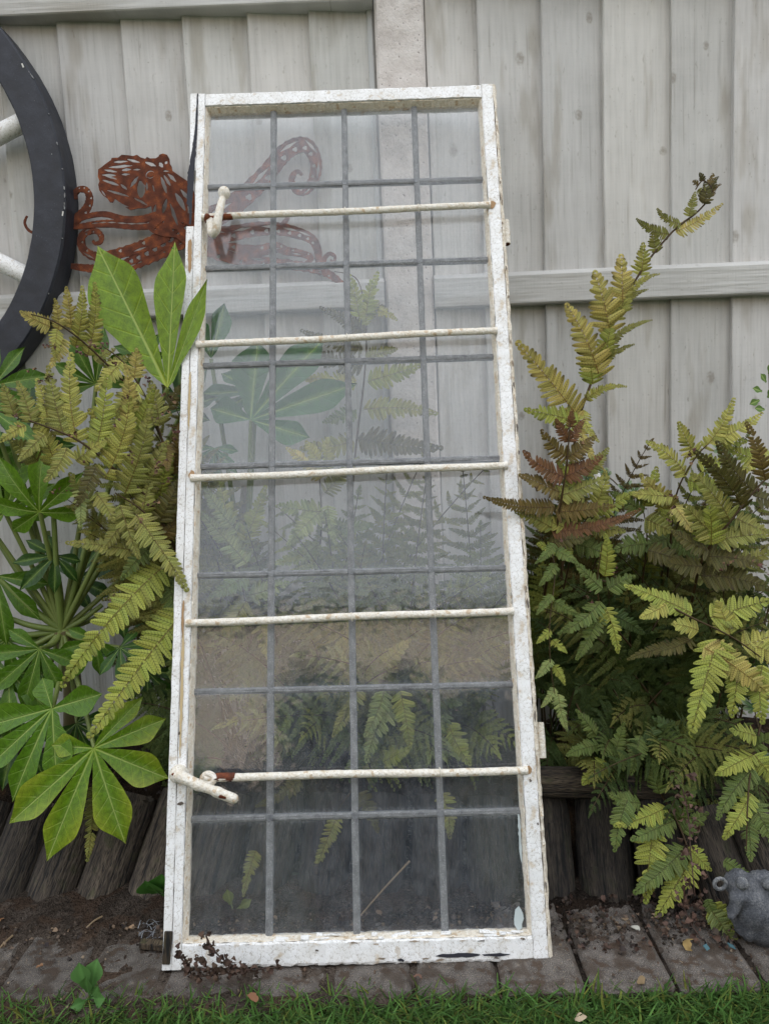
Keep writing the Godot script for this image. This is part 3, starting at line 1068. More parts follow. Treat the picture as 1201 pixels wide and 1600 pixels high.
func build_window() -> void:
	var t := thing("leaded_casement", "tall white leaded casement window leaning upright against the fence", "window", WIN_AT)
	t.basis = win_basis
	var W := WIN_W; var H := WIN_H
	var gl := 0.0285; var gr := 0.4865; var gb := 0.0318; var gt := 1.3125
	var zg := -0.018
	# stiles: the left one is two strips with a groove between; the right one has a weathered outer edge
	var mb := MB.new()
	mb.shift = Vector2(rr(0, 1), rr(0, 1))
	strip(mb, Vector2(0.0008, 0.0), Vector2(0.0008, 1.088), [[0.0, -0.036], [-0.0120, -0.036], [-0.0120, -0.001], [-0.0110, 0.0], [-0.0012, 0.0], [0.0, -0.0012]])
	put(mb, "stile_strip", M.paint, t, false, true)
	mb = MB.new()
	mb.shift = Vector2(rr(0, 1), rr(0, 1))
	strip(mb, Vector2(0.0035, 1.19), Vector2(0.0008, H), [[0.0, -0.036], [-0.0065, -0.036], [-0.0105, -0.0005], [-0.0005, 0.0], [0.0006, -0.0012]], 0.0004, 20)
	put(mb, "stile_strip", M.paint, t, false, true)
	mb = MB.new()
	mb.shift = Vector2(rr(0, 1), rr(0, 1))
	strip(mb, Vector2(0.0134, 0.0), Vector2(0.0134, H - 0.0008), [[0.0, -0.036], [-0.0125, -0.036], [-0.0125, -0.0012], [-0.0115, 0.0], [-0.0011, 0.0], [0.0, -0.0012]])
	put(mb, "stile", M.paint, t, false, true)
	mb = MB.new()
	mb.shift = Vector2(rr(0, 1), rr(0, 1))
	strip(mb, Vector2(0.489, 0.001), Vector2(0.489, H), [[0.0, -0.036], [0.0, -0.0012], [-0.0012, 0.0], [-0.0180, 0.0004], [-0.0192, -0.001], [-0.0192, -0.036]], 0.0005, 110)
	put(mb, "stile", M.paint, t, false, true)
	mb = MB.new()
	mb.col = Color(0.93, 0.90, 0.86)
	mb.shift = Vector2(0.1, 0.6)
	strip(mb, Vector2(0.5086, 0.001), Vector2(0.5086, H), [[0.0, -0.036], [0.0, -0.0006], [-0.0014, 0.0004], [-0.0046, -0.0026], [-0.0062, -0.009], [-0.0062, -0.036]], 0.0010, 150)
	put(mb, "stile_edge", M.bar, t, false, true)
	mb = MB.new()
	mb.shift = Vector2(rr(0, 1), rr(0, 1))
	strip(mb, Vector2(0.0263, 1.3135), Vector2(0.4886, 1.3135), [[0.0, -0.036], [0.0, -0.001], [0.001, -0.0006], [0.0205, -0.0006], [0.0228, -0.002], [0.0228, -0.036]])
	put(mb, "rail", M.paint, t, false, true)
	mb = MB.new()
	mb.shift = Vector2(rr(0, 1), rr(0, 1))
	strip(mb, Vector2(0.0263, 0.0015), Vector2(0.4886, 0.0015), [[0.0, -0.036], [0.0, -0.0022], [0.003, -0.0006], [0.0268, -0.0006], [0.0288, -0.0022], [0.0288, -0.036]], 0.0009, 90)
	put(mb, "rail", M.paint, t, false, true)
	# putty fillets sloping from the frame down to the glass
	for e in [[Vector2(0.0262, gb), Vector2(0.0262, gt), -1.0], [Vector2(0.4888, gt), Vector2(0.4888, gb), -1.0], [Vector2(0.0265, 1.3132), Vector2(0.4885, 1.3132), -1.0], [Vector2(0.4885, 0.0304), Vector2(0.0265, 0.0304), -1.0]]:
		mb = MB.new()
		mb.col = Color(1.0, 0.98, 0.95)
		mb.shift = Vector2(rr(0, 1), rr(0, 1))
		strip(mb, e[0], e[1], [[0.0, -0.021], [0.0, -0.004], [-0.0012, -0.0045], [-0.0042, -0.0165], [-0.0046, -0.021]], 0.0006, 100)
		put(mb, "putty", M.bar, t, false, true)
	# lead cames: raised H section with a rounded heart
	var us := [0.1392, 0.2568, 0.3750]
	var vs := [1.169, 1.0225, 0.855, 0.6897, 0.522, 0.354, 0.1835]
	var prof := [[0.0048, zg - 0.0032], [0.0048, zg + 0.0018], [0.0044, zg + 0.0031], [0.0018, zg + 0.0042], [0.0, zg + 0.0041], [-0.0018, zg + 0.0042], [-0.0044, zg + 0.0031], [-0.0048, zg + 0.0018], [-0.0048, zg - 0.0032]]
	for x: float in us:
		mb = MB.new()
		mb.shift = Vector2(rr(0, 1), rr(0, 1))
		strip(mb, Vector2(x, gb - 0.004), Vector2(x + rr(-0.001, 0.001), gt + 0.004), prof, 0.0003, 60)
		put(mb, "lead_came", M.lead, t, false, true)
	var low := []
	for p in prof:
		low.append([p[0] * 0.95, p[1] - 0.0006])
	for y: float in vs:
		mb = MB.new()
		mb.shift = Vector2(rr(0, 1), rr(0, 1))
		strip(mb, Vector2(gl - 0.004, y + rr(-0.001, 0.001)), Vector2(gr + 0.004, y), low, 0.0003, 30)
		put(mb, "lead_came", M.lead, t, false, true)
		for x: float in us:
			mb = MB.new()
			mb.col = Color(0.92, 0.93, 0.96)
			var ring := []
			var top := []
			for s in 9:
				var g := TAU * s / 9
				var r := 0.0074 * rr(0.86, 1.12)
				ring.append(Vector3(x + cos(g) * r, y + sin(g) * r, zg + 0.0022))
				top.append(Vector3(x + cos(g) * r * 0.6, y + sin(g) * r * 0.6, zg + 0.0046))
			mb.loft([ring, top])
			mb.face(top, Vector3(0, 0, 1))
			put(mb, "solder_joint", M.lead, t, false, true)
	# thirty-two panes, each a hair out of true, with its film of dust
	var xs := [gl - 0.003, us[0], us[1], us[2], gr + 0.003]
	var ys := [gt + 0.003]
	ys.append_array(vs)
	ys.append(gb - 0.003)
	for j in 8:
		for k in 4:
			var c := Vector3((xs[k] + xs[k + 1]) * 0.5, (ys[j] + ys[j + 1]) * 0.5, zg)
			var sz := Vector3(xs[k + 1] - xs[k] - 0.003, ys[j] - ys[j + 1] - 0.003, 0.0026)
			var tilt := Basis.from_euler(Vector3(rr(-0.016, 0.016), rr(-0.014, 0.014), 0))
			mb = MB.new()
			mb.box(c, sz, 0.0, tilt)
			var pane := put(mb, "pane", M.glass, t, false, true)
			mb = MB.new()
			var flip := rng.randi() % 4
			var h := sz * 0.5
			var o := Vector3(0, 0, 0.0017)
			mb.face([c + tilt * (Vector3(-h.x, -h.y, 0) + o), c + tilt * (Vector3(h.x, -h.y, 0) + o), c + tilt * (Vector3(h.x, h.y, 0) + o), c + tilt * (Vector3(-h.x, h.y, 0) + o)], Vector3(0, 0, 1), [Vector2(flip % 2, flip / 2), Vector2(1 - flip % 2, flip / 2), Vector2(1 - flip % 2, 1 - flip / 2), Vector2(flip % 2, 1 - flip / 2)])
			put(mb, "dust_film", M.film, pane, false, true)
	# five painted saddle bars
	var bars := [[0.0262, 1.1025, 0.492, 1.1085], [0.0235, 0.8812, 0.4905, 0.8905], [0.0205, 0.6665, 0.4935, 0.6736], [0.0195, 0.4522, 0.4896, 0.4572], [0.052, 0.2402, 0.4955, 0.2390]]
	for bi in 5:
		var b: Array = bars[bi]
		mb = MB.new()
		mb.shift = Vector2(rr(0, 1), rr(0, 1))
		var pts := PackedVector3Array(); var radii := []
		for k in 61:
			var f := k / 60.0
			pts.append(Vector3(lerpf(b[0], b[2], f) , lerpf(b[1], b[3], f) + 0.0007 * sin(f * 9.0 + bi) + rr(-0.00015, 0.00015), 0.0012 + rr(-0.0002, 0.0002)))
			radii.append(0.0054 + rr(-0.0002, 0.0003) + (0.0006 if k == 0 or k == 60 else 0.0))
		mb.tube(pts, radii, 12)
		var bar := put(mb, "saddle_bar", M.bar, t, false, true)
		for x: float in us:
			if rng.randf() < 0.45:  # the twist of wire that ties bar and lead
				mb = MB.new()
				var f: float = (x - b[0]) / (b[2] - b[0])
				var y: float = lerpf(b[1], b[3], f)
				var loop := PackedVector3Array()
				for s in 13:
					var g := PI * 1.4 * s / 12.0 - 0.4
					loop.append(Vector3(x + s * 0.0002, y + cos(g) * 0.0062, 0.0012 + sin(g) * 0.0062))
				mb.tube(loop, [0.0008], 5)
				put(mb, "tie_wire", M.bar, bar, false, true)
		if bi == 0 or bi == 4:
			var x0: float = b[0] + 0.022 if bi == 0 else b[0] + 0.014
			mb = MB.new()
			mb.col = Color(1.2, 1.1, 1.0)
			var rp := PackedVector3Array(); var rd := []
			for k in 9:
				rp.append(Vector3(x0 + k * 0.0035, b[1] + (b[3] - b[1]) * (x0 + k * 0.0035 - b[0]) / (b[2] - b[0]) + rr(-0.0002, 0.0002), 0.0012))
				rd.append((0.0054 if k == 0 or k == 8 else 0.0059) + rr(-0.0001, 0.0002))
			mb.tube(rp, rd, 10)
			put(mb, "rust_bloom", M.rust, bar, false, true).set_meta("label", "orange rust on the end of the bar")
	# casement stay: a rounded knob on a hooked arm, at the top bar
	mb = MB.new()
	mb.shift = Vector2(0.3, 0.2)
	mb.tube(smooth_path(PackedVector3Array([Vector3(0.0655, 1.121, 0.026), Vector3(0.0625, 1.100, 0.030), Vector3(0.0590, 1.078, 0.030), Vector3(0.0560, 1.064, 0.026), Vector3(0.0505, 1.0615, 0.020), Vector3(0.0455, 1.068, 0.014), Vector3(0.0430, 1.082, 0.008), Vector3(0.0405, 1.094, 0.005)]), 5), [0.0052, 0.0052, 0.0056, 0.0058, 0.006, 0.0062, 0.0064, 0.0064, 0.0064, 0.0066, 0.0068, 0.007, 0.007, 0.007, 0.007, 0.007, 0.007, 0.0068, 0.0066], 12)
	var stay := put(mb, "stay_hook", M.bar, t, false, true)
	mb = MB.new()
	lumps(mb, [[Vector3(0.0672, 1.1285, 0.024), Vector3(0.0672, 1.1285, 0.027), 0.0092, 0.0092], [Vector3(0.0655, 1.121, 0.026), Vector3(0.0672, 1.1285, 0.026), 0.0055, 0.0075]], 0.0014, 0.004)
	put(mb, "stay_knob", M.bar, stay, false, true)
	mb = MB.new()
	mb.col = Color(1.15, 1.1, 1.0)
	lumps(mb, [[Vector3(0.0360, 1.0965, 0.004), Vector3(0.0375, 1.0965, 0.012), 0.0062, 0.0048], [Vector3(0.0400, 1.097, 0.003), Vector3(0.0560, 1.0990, 0.003), 0.0050, 0.0056]], 0.0013, 0.003, 0.0012)
	put(mb, "stay_pivot", M.rust, stay, false, true).set_meta("label", "rusty pivot of the stay")
	# casement fastener: round plate, flat lever, hooked nose, and the eye on the lowest bar
	mb = MB.new()
	lumps(mb, [[Vector3(0.0165, 0.2460, 0.002), Vector3(0.0165, 0.2460, 0.0075), 0.0125, 0.0118]], 0.0016, 0.002, 0.0006)
	var handle := put(mb, "fastener_plate", M.bar, t, false, true)
	mb = MB.new()
	lumps(mb, [[Vector3(0.0190, 0.2455, 0.014), Vector3(0.0480, 0.2330, 0.020), 0.0085, 0.0070], [Vector3(0.0480, 0.2330, 0.020), Vector3(0.0760, 0.2240, 0.024), 0.0070, 0.0058], [Vector3(0.0760, 0.2240, 0.024), Vector3(0.0960, 0.2150, 0.022), 0.0062, 0.0066], [Vector3(0.0720, 0.2215, 0.020), Vector3(0.0960, 0.2140, 0.018), 0.0050, 0.0055]], 0.0016, 0.004)
	put(mb, "fastener_lever", M.bar, handle, false, true)
	mb = MB.new()
	mb.col = Color(0.55, 0.42, 0.36)
	lumps(mb, [[Vector3(0.0800, 0.2195, 0.0272), Vector3(0.0865, 0.2175, 0.0272), 0.0032, 0.0024]], 0.0009, 0.001)
	put(mb, "rust_chip", M.rust, handle, false, true)
	var eye_ring := PackedVector3Array()
	for s in 15:
		var g := TAU * s / 14.0
		eye_ring.append(Vector3(0.0575 + cos(g) * 0.0085, 0.2385 + sin(g) * 0.0070, 0.004 + 0.002 * cos(g)))
	mb = MB.new()
	mb.tube(eye_ring, [0.0042], 10, false)
	put(mb, "fastener_eye", M.bar, handle, false, true)
	for sp in [[0.0125, 0.2475, 0.0155], [0.0195, 0.2490, 0.0150], [0.018, 0.2415, 0.015]]:
		mb = MB.new()
		mb.col = Color(1.1, 1.0, 0.9)
		lumps(mb, [[Vector3(sp[0], sp[1], sp[2] + 0.0035), Vector3(sp[0] + 0.002, sp[1] + 0.001, sp[2] + 0.0035), 0.0017, 0.0014]], 0.0006, 0.0005, 0.0008)
		put(mb, "rust_chip", M.rust, handle, false, true)
	# hinge knuckles on the outer edge
	for hg in [[0.5185, 1.072, 0.021], [0.5205, 0.277, 0.024]]:
		mb = MB.new()
		mb.tube(PackedVector3Array([Vector3(hg[0], hg[1] - hg[2], -0.020), Vector3(hg[0], hg[1], -0.020), Vector3(hg[0], hg[1] + hg[2], -0.020)]), [0.0056, 0.006, 0.0054], 12)
		var hinge := put(mb, "hinge", M.bar, t, false, true)
		mb = MB.new()
		mb.col = Color(0.5, 0.42, 0.4)
		mb.tube(PackedVector3Array([Vector3(hg[0], hg[1] - hg[2] - 0.0012, -0.020), Vector3(hg[0], hg[1] - hg[2] + 0.002, -0.020)]), [0.0042], 10)
		put(mb, "hinge_pin", M.rust, hinge, false, true)
	# the black gap in the left stile, chips and rust
	var dark := Color(0.020, 0.022, 0.028)
	put(patch([[0.0122, 1.3360], [0.0140, 1.3360], [0.0140, 1.27], [0.0128, 1.22], [0.0112, 1.17], [0.0100, 1.13], [0.0090, 1.090], [0.0058, 1.092], [0.0055, 1.118], [0.0010, 1.130], [0.0008, 1.185], [0.0060, 1.222], [0.0110, 1.27]], 0.0011, dark), "dark_gap", M.plain, t, false, true)
	for q in [[0.3900, 0.0105, 0.060, 0.0024], [0.4400, 0.0100, 0.038, 0.0018], [0.3150, 0.0062, 0.010, 0.0014]]:
		var o := []
		for s in 12:
			var g := TAU * s / 12.0
			o.append([q[0] + cos(g) * q[2] * 0.5, q[1] + sin(g) * q[3] + rr(-0.0005, 0.0005)])
		put(patch(o, 0.0010, dark), "bare_chip", M.plain, t, false, true)
	for q in [[0.0085, 1.035, 0.0042, 0.030], [0.0165, 0.36, 0.0028, 0.088], [0.0150, 0.46, 0.0022, 0.030], [0.0150, 0.79, 0.0020, 0.050], [0.022, 0.672, 0.0050, 0.008], [0.494, 1.109, 0.0075, 0.007], [0.497, 0.2395, 0.006, 0.006]]:
		var o := []
		for s in 14:
			var g := TAU * s / 14.0
			o.append([q[0] + cos(g) * q[2] * rr(0.6, 1.1), q[1] + sin(g) * q[3] * rr(0.8, 1.1)])
		put(patch(o, 0.0013, Color(0.36, 0.22, 0.11) if q[3] < 0.04 else Color(0.50, 0.38, 0.21)), "rust_stain", M.plain, t, false, true)
	for q in [[0.0200, 0.2070, 0.0055, 0.0022], [0.0150, 0.300, 0.0016, 0.002], [0.2050, 0.0200, 0.0016, 0.0014], [0.5050, 0.17, 0.0018, 0.002], [0.4020, 0.3215, 0.003, 0.0012], [0.4985, 0.226, 0.0016, 0.0024]]:
		var o := []
		for s in 9:
			var g := TAU * s / 9.0
			o.append([q[0] + cos(g) * q[2] * rr(0.7, 1.1), q[1] + sin(g) * q[3] * rr(0.7, 1.1)])
		put(patch(o, 0.0013, Color(0.10, 0.075, 0.06)), "bare_chip", M.plain, t, false, true)
	for k in 46:
		var cx := 0.5086 + rr(-0.001, 0.0035) if k < 26 else rr(0.03, 0.48)
		var cy := rr(0.02, 1.32) if k < 26 else (rr(0.003, 0.009) if k % 2 else rr(0.026, 0.0295))
		var o := []
		var lx := rr(0.0008, 0.0018) if k < 26 else rr(0.002, 0.008)
		var ly := rr(0.002, 0.010) if k < 26 else rr(0.0006, 0.0014)
		for s in 9:
			var g := TAU * s / 9.0
			o.append([cx + cos(g) * lx * rr(0.6, 1.1), cy + sin(g) * ly * rr(0.6, 1.1)])
		put(patch(o, 0.0013 if k < 26 else 0.0012, [Color(0.22, 0.17, 0.12), Color(0.12, 0.10, 0.085), Color(0.36, 0.28, 0.2)][k % 3]), "bare_chip", M.plain, t, false, true)
	# a slip of bare timber let into the lower corner, and flaking putty along the sill
	mb = MB.new()
	mb.col = Color(0.55, 0.50, 0.38)
	mb.box(Vector3(0.0075, 0.0275, 0.0012), Vector3(0.0105, 0.0400, 0.003), 0.0008, Basis.from_euler(Vector3(0, 0, -0.05)))
	put(mb, "timber_slip", M.log, t, false, true)
	for k in 26:
		var x := rr(0.15, 0.475)
		mb = MB.new()
		var l := rr(0.006, 0.022)
		mb.shift = Vector2(rr(0, 1), rr(0, 1))
		mb.box(Vector3(x, 0.0322 + rr(-0.0015, 0.003), rr(-0.013, -0.004)), Vector3(l, rr(0.002, 0.004), rr(0.003, 0.007)), 0.0007, Basis.from_euler(Vector3(rr(-0.6, 0.6), rr(-0.2, 0.2), rr(-0.12, 0.12))))
		put(mb, "putty_flake", M.paint, t, false, true)
	# paint smears on the last pane
	for q in [[0.4735, 0.0480, 0.0072, 0.0150], [0.4820, 0.150, 0.0020, 0.032]]:
		var o := []
		for s in 14:
			var g := TAU * s / 14.0
			o.append([q[0] + cos(g) * q[2] * rr(0.75, 1.05), q[1] + sin(g) * q[3] * rr(0.9, 1.05)])
		put(patch(o, zg + 0.0034, Color(0.50, 0.56, 0.56)), "paint_smear", M.plain, t, false, true)


# ---------------------------------------------------------------- wheel and octopus
func build_wheel() -> void:
	var c := Vector3(-0.9365, 1.139, 0.0)
	var t := thing("wagon_wheel", "black rimmed wagon wheel with white spokes hung on the fence", "wheel", Vector3(c.x, c.y, 0.012))
	var mb := MB.new()
	var rings := []
	var n := 128
	for k in n + 1:
		var g := TAU * k / n
		var d := Vector3(cos(g), sin(g), 0)
		var ring := []
		for p in [[0.4165, 0.014], [0.4160, 0.0665], [0.4130, 0.0700], [0.3640, 0.0700], [0.3615, 0.0675], [0.3615, 0.014]]:
			ring.append(Vector3(c.x, c.y, 0) + d * (p[0] + rr(-0.0004, 0.0004)) + Vector3(0, 0, p[1]))
		rings.append(ring)
	mb.loft(rings)
	put(mb, "rim", M.navy, t)
	for k in 44:  # paint rubbed off the rim's front arris
		var g := rr(-1.1, 1.1)
		var d := Vector3(cos(g), sin(g), 0); var e := Vector3(-sin(g), cos(g), 0)
		var b := MB.new()
		b.col = Color(0.62, 0.60, 0.55) if k % 16 == 0 else Color(0.30, 0.30, 0.30) * rr(0.6, 1.4)
		var q := Vector3(c.x, c.y, 0.0690) + d * 0.4148
		var big := k % 16 == 0
		b.box(q - d * (rr(0.0, 0.006) if big else rr(-0.0004, 0.001)), Vector3(rr(0.0012, 0.0026) if big else rr(0.0005, 0.0014), rr(0.003, 0.012) if big else rr(0.0008, 0.006) * rr(0.4, 1.6), 0.0024), 0.0, Basis(d, e, Vector3(0, 0, 1)).rotated(Vector3(0, 0, 1), rr(-0.25, 0.25) if big else 0.0))
		if k == 0:
			put(b, "worn_edge", M.plain, t)
		else:
			var o: MeshInstance3D = t.get_node("worn_edge")
			var all: MB = o.get_meta("all") if o.has_meta("all") else null
			if all == null:
				all = b
				o.set_meta("all", all)
			else:
				var k0 := all.v.size()
				all.v.append_array(b.v); all.n.append_array(b.n); all.c.append_array(b.c); all.u.append_array(b.u)
				for x in b.i:
					all.i.append(x + k0)
	var wo: MeshInstance3D = t.get_node("worn_edge")
	wo.mesh = (wo.get_meta("all") as MB).mesh(false, base_of(t))
	wo.remove_meta("all")
	wo.set_meta("kind", "stuff")
	for sp in [[12, 195], [10, 418]]:
		var tip := at(sp[0] + 60, sp[1] + (-22 if sp[1] < 300 else 26), 0.042)
		var far := at(sp[0] - 120, sp[1] + (70 if sp[1] < 300 else -62), 0.042)
		var dir := (far - tip).normalized()
		mb = MB.new()
		mb.tube(PackedVector3Array([tip, tip + dir * 0.03, tip + dir * 0.36]), [0.0145, 0.0155, 0.019], 12)
		put(mb, "spoke", M.paint, t)
	for a in [1.75, 2.55, 3.35, 4.2, 5.0]:
		var d := Vector3(cos(a), sin(a), 0)
		mb = MB.new()
		mb.tube(PackedVector3Array([Vector3(c.x, c.y, 0.042) + d * 0.362, Vector3(c.x, c.y, 0.042) + d * 0.05]), [0.0145, 0.019], 12)
		put(mb, "spoke", M.paint, t)
	mb = MB.new()
	mb.tube(PackedVector3Array([Vector3(c.x, c.y, 0.013), Vector3(c.x, c.y, 0.08), Vector3(c.x, c.y, 0.10)]), [0.06, 0.06, 0.04], 24)
	put(mb, "hub", M.navy, t)


func octo_point(x: float, y: float) -> Vector2:
	# pixels of the enlarged head to the plate's own plane
	var p := at(100.0 + x / 5.459, 220.0 + y / 5.459, 0.030)
	return Vector2(p.x, p.y)


func plate(called: String, outline: PackedVector2Array, holes: Array, parent: Node3D) -> void:
	var pts := outline
	if Geometry2D.is_polygon_clockwise(pts):
		pts.reverse()
	var root := CSGPolygon3D.new()
	root.name = called
	root.polygon = pts
	root.depth = 0.0022
	root.material = M.rust
	for h: PackedVector2Array in holes:
		var s := CSGPolygon3D.new()
		s.name = "cut"
		s.operation = CSGShape3D.OPERATION_SUBTRACTION
		s.polygon = h
		s.depth = 0.02
		s.position.z = 0.009
		s.material = M.rust
		root.add_child(s, true)
	root.position = Vector3(0, 0, 0.034 - 0.00037 * parent.get_child_count()) - parent.position
	parent.add_child(root, true)


func lens(x0: float, y0: float, x1: float, y1: float, w: float, bow := 0.0) -> PackedVector2Array:
	var a := octo_point(x0, y0); var b := octo_point(x1, y1)
	var d := b - a
	var s := Vector2(-d.y, d.x).normalized()
	var hw := w / 5.459 * 0.00118 * 0.70
	var out := PackedVector2Array()
	for k in 7:
		var f := k / 6.0
		out.append(a + d * f + s * (hw * pow(sin(PI * clampf(f, 0.04, 0.96)), 0.7) * rr(0.75, 1.15) + bow * d.length() * sin(PI * f)))
	for k in 7:
		var f := 1.0 - k / 6.0
		out.append(a + d * f + s * (-hw * pow(sin(PI * clampf(f, 0.04, 0.96)), 0.7) * rr(0.75, 1.15) + bow * d.length() * sin(PI * f)))
	return out


func tentacle(pix: Array, w0: float, w1: float, suckers: int, side: float, slits: int, parent: Node3D, bumpy := 0.06) -> void:
	var ctrl := PackedVector3Array()
	for k in pix.size() / 2:
		var p := at(pix[k * 2], pix[k * 2 + 1], 0.030)
		ctrl.append(Vector3(p.x, p.y, 0))
	var path := smooth_path(ctrl, 7)
	var m := path.size()
	var left := PackedVector2Array(); var right := PackedVector2Array()
	var holes := []
	var widths := []
	for k in m:
		var f := float(k) / (m - 1)
		var T := path[min(k + 1, m - 1)] - path[max(k - 1, 0)]
		var s := Vector2(-T.y, T.x).normalized()
		var w := lerpf(w0, w1, pow(f, 0.9)) * 0.00118 * 0.5
		widths.append([Vector2(path[k].x, path[k].y), s, w, Vector2(T.x, T.y).normalized()])
		left.append(widths[k][0] + s * w * (1.0 + bumpy * sin(k * 2.2)))
		right.append(widths[k][0] - s * w * (1.0 + bumpy * sin(k * 2.6 + 1.0)))
	right.reverse()
	left.append_array(right)
	for q in suckers:
		var k := int(lerpf(2, m * 0.82, float(q) / suckers))
		var o: Array = widths[k]
		var r: float = o[2] * 0.36
		if r < 0.0009:
			continue
		var c: Vector2 = o[0] + o[1] * side * o[2] * 0.42
		var ring := PackedVector2Array()
		for s in 9:
			ring.append(c + Vector2(cos(TAU * s / 9), sin(TAU * s / 9)) * r * (1.0 if s % 3 else 0.7))
		holes.append(ring)
	for q in slits:
		var k := int(lerpf(2, m * 0.7, (q + 0.5) / slits))
		var o: Array = widths[k]
		var l: float = o[2] * 1.5
		var c: Vector2 = o[0] - o[1] * side * o[2] * 0.35
		var d: Vector2 = o[3]
		holes.append(PackedVector2Array([c - d * l, c + o[1] * o[2] * 0.26, c + d * l, c - o[1] * o[2] * 0.22]))
	plate("tentacle", left, holes, parent)


func build_octopus() -> void:
	var t := thing("octopus_wall_art", "rusty cut steel octopus with curling tentacles mounted on the fence", "wall art", at(250, 330, 0.0))
	var outline := PackedVector2Array()
	for p in [[300, 250], [330, 230], [360, 205], [410, 170], [415, 152], [470, 150], [500, 125], [560, 130], [600, 136], [630, 125], [660, 148], [700, 160], [715, 143], [742, 157], [790, 155], [812, 142], [820, 125], [850, 115], [885, 125], [905, 160], [908, 200], [922, 222], [930, 262], [1000, 310], [1060, 350], [1110, 430], [1150, 560], [1180, 720], [1160, 820], [1060, 900], [960, 830], [850, 820], [760, 790], [700, 740], [735, 700], [765, 640], [750, 560], [700, 580], [640, 580], [575, 596], [530, 572], [565, 570], [500, 540], [440, 500], [425, 532], [400, 530], [380, 500], [340, 470], [310, 430], [300, 380], [312, 350], [297, 310]]:
		outline.append(octo_point(p[0], p[1]))
	var holes := []
	for q in [[430, 187, 552, 180, 15], [545, 162, 655, 190, 16], [388, 232, 590, 216, 18], [350, 252, 460, 272, 16], [330, 296, 450, 302, 18], [335, 338, 475, 386, 18], [362, 306, 460, 333, 11], [498, 255, 580, 248, 18], [498, 292, 570, 290, 15], [592, 252, 660, 250, 11], [698, 186, 790, 222, 20], [818, 190, 850, 232, 24], [868, 204, 886, 180, 18], [850, 263, 902, 264, 11], [890, 285, 962, 355, 20], [856, 296, 914, 388, 19], [832, 312, 882, 452, 24], [762, 380, 776, 440, 11], [710, 358, 716, 432, 15], [640, 310, 572, 400, 22], [490, 375, 545, 422, 15], [375, 426, 560, 480, 16], [328, 428, 362, 476, 11], [655, 345, 668, 490, 58], [602, 490, 722, 556, 13], [955, 450, 1040, 600, 32], [880, 500, 850, 622, 26], [910, 540, 975, 724, 24], [788, 548, 760, 684, 22], [860, 690, 780, 762, 15], [1000, 420, 1080, 520, 20], [1060, 560, 1110, 700, 26], [1010, 700, 1090, 790, 26], [930, 760, 990, 800, 24]]:
		holes.append(lens(q[0], q[1], q[2], q[3], q[4]))
	# the eye: two crescents round a pupil
	for e in [[0.6, 3.9, 40.0, 13.0], [3.6, 6.3, 30.0, 10.0]]:
		var ring := PackedVector2Array()
		for s in 11:
			var g: float = lerpf(e[0], e[1], s / 10.0)
			ring.append(octo_point(742 + cos(g) * e[2], 298 - sin(g) * e[2]))
		for s in 11:
			var g: float = lerpf(e[1], e[0], s / 10.0)
			var r: float = e[2] - e[3] * sin(PI * s / 10.0) - 1.0
			ring.append(octo_point(742 + cos(g) * r, 298 - sin(g) * r))
		holes.append(ring)
	plate("head", outline, holes, t)
	tentacle([248, 336, 222, 343, 195, 343, 170, 336, 150, 336, 128, 342, 105, 353, 84, 364, 62, 366, 47, 361, 40, 349, 44, 338], 11, 2.5, 0, 1, 0, t)
	tentacle([255, 348, 225, 352, 200, 352, 172, 350, 150, 351, 130, 354, 112, 355], 16, 7, 0, 1, 7, t)
	tentacle([112, 350, 126, 338, 137, 325, 141, 310, 136, 298, 127, 296, 119, 301, 119, 312], 15, 6, 8, -1, 0, t)
	tentacle([262, 366, 235, 380, 205, 391, 170, 400, 146, 400, 130, 388, 128, 372, 138, 362, 150, 361, 159, 368, 158, 378, 150, 381, 146, 376], 19, 4, 9, -1, 3, t, 0.1)
	tentacle([300, 358, 275, 378, 245, 394, 215, 408, 190, 418, 160, 421, 135, 419, 112, 416], 32, 8, 13, -0.8, 5, t, 0.1)
	tentacle([296, 372, 268, 386, 242, 400, 222, 408], 16, 6, 6, 1, 0, t)
	tentacle([300, 352, 340, 336, 380, 308, 415, 274, 440, 243, 462, 228, 480, 228, 491, 244, 494, 265, 488, 285, 476, 298, 463, 297, 456, 285, 458, 273, 466, 268, 472, 274], 34, 4, 13, -0.9, 6, t)
	tentacle([300, 362, 350, 366, 400, 358, 435, 358, 465, 364, 487, 374, 496, 390, 498, 412], 26, 10, 10, -0.8, 5, t)
	tentacle([300, 376, 350, 388, 400, 392, 430, 386, 448, 392, 470, 396, 486, 402, 478, 412, 460, 415], 22, 5, 6, 1, 3, t)
	tentacle([306, 384, 360, 402, 420, 410, 470, 416, 505, 424, 525, 436, 540, 452], 20, 9, 9, -1, 4, t, 0.14)
	tentacle([440, 352, 449, 341, 447, 333, 440, 331], 8, 4, 0, 1, 0, t)
	tentacle([505, 412, 508, 402, 515, 396, 523, 400, 522, 408, 516, 406], 8, 2.5, 0, 1, 0, t)


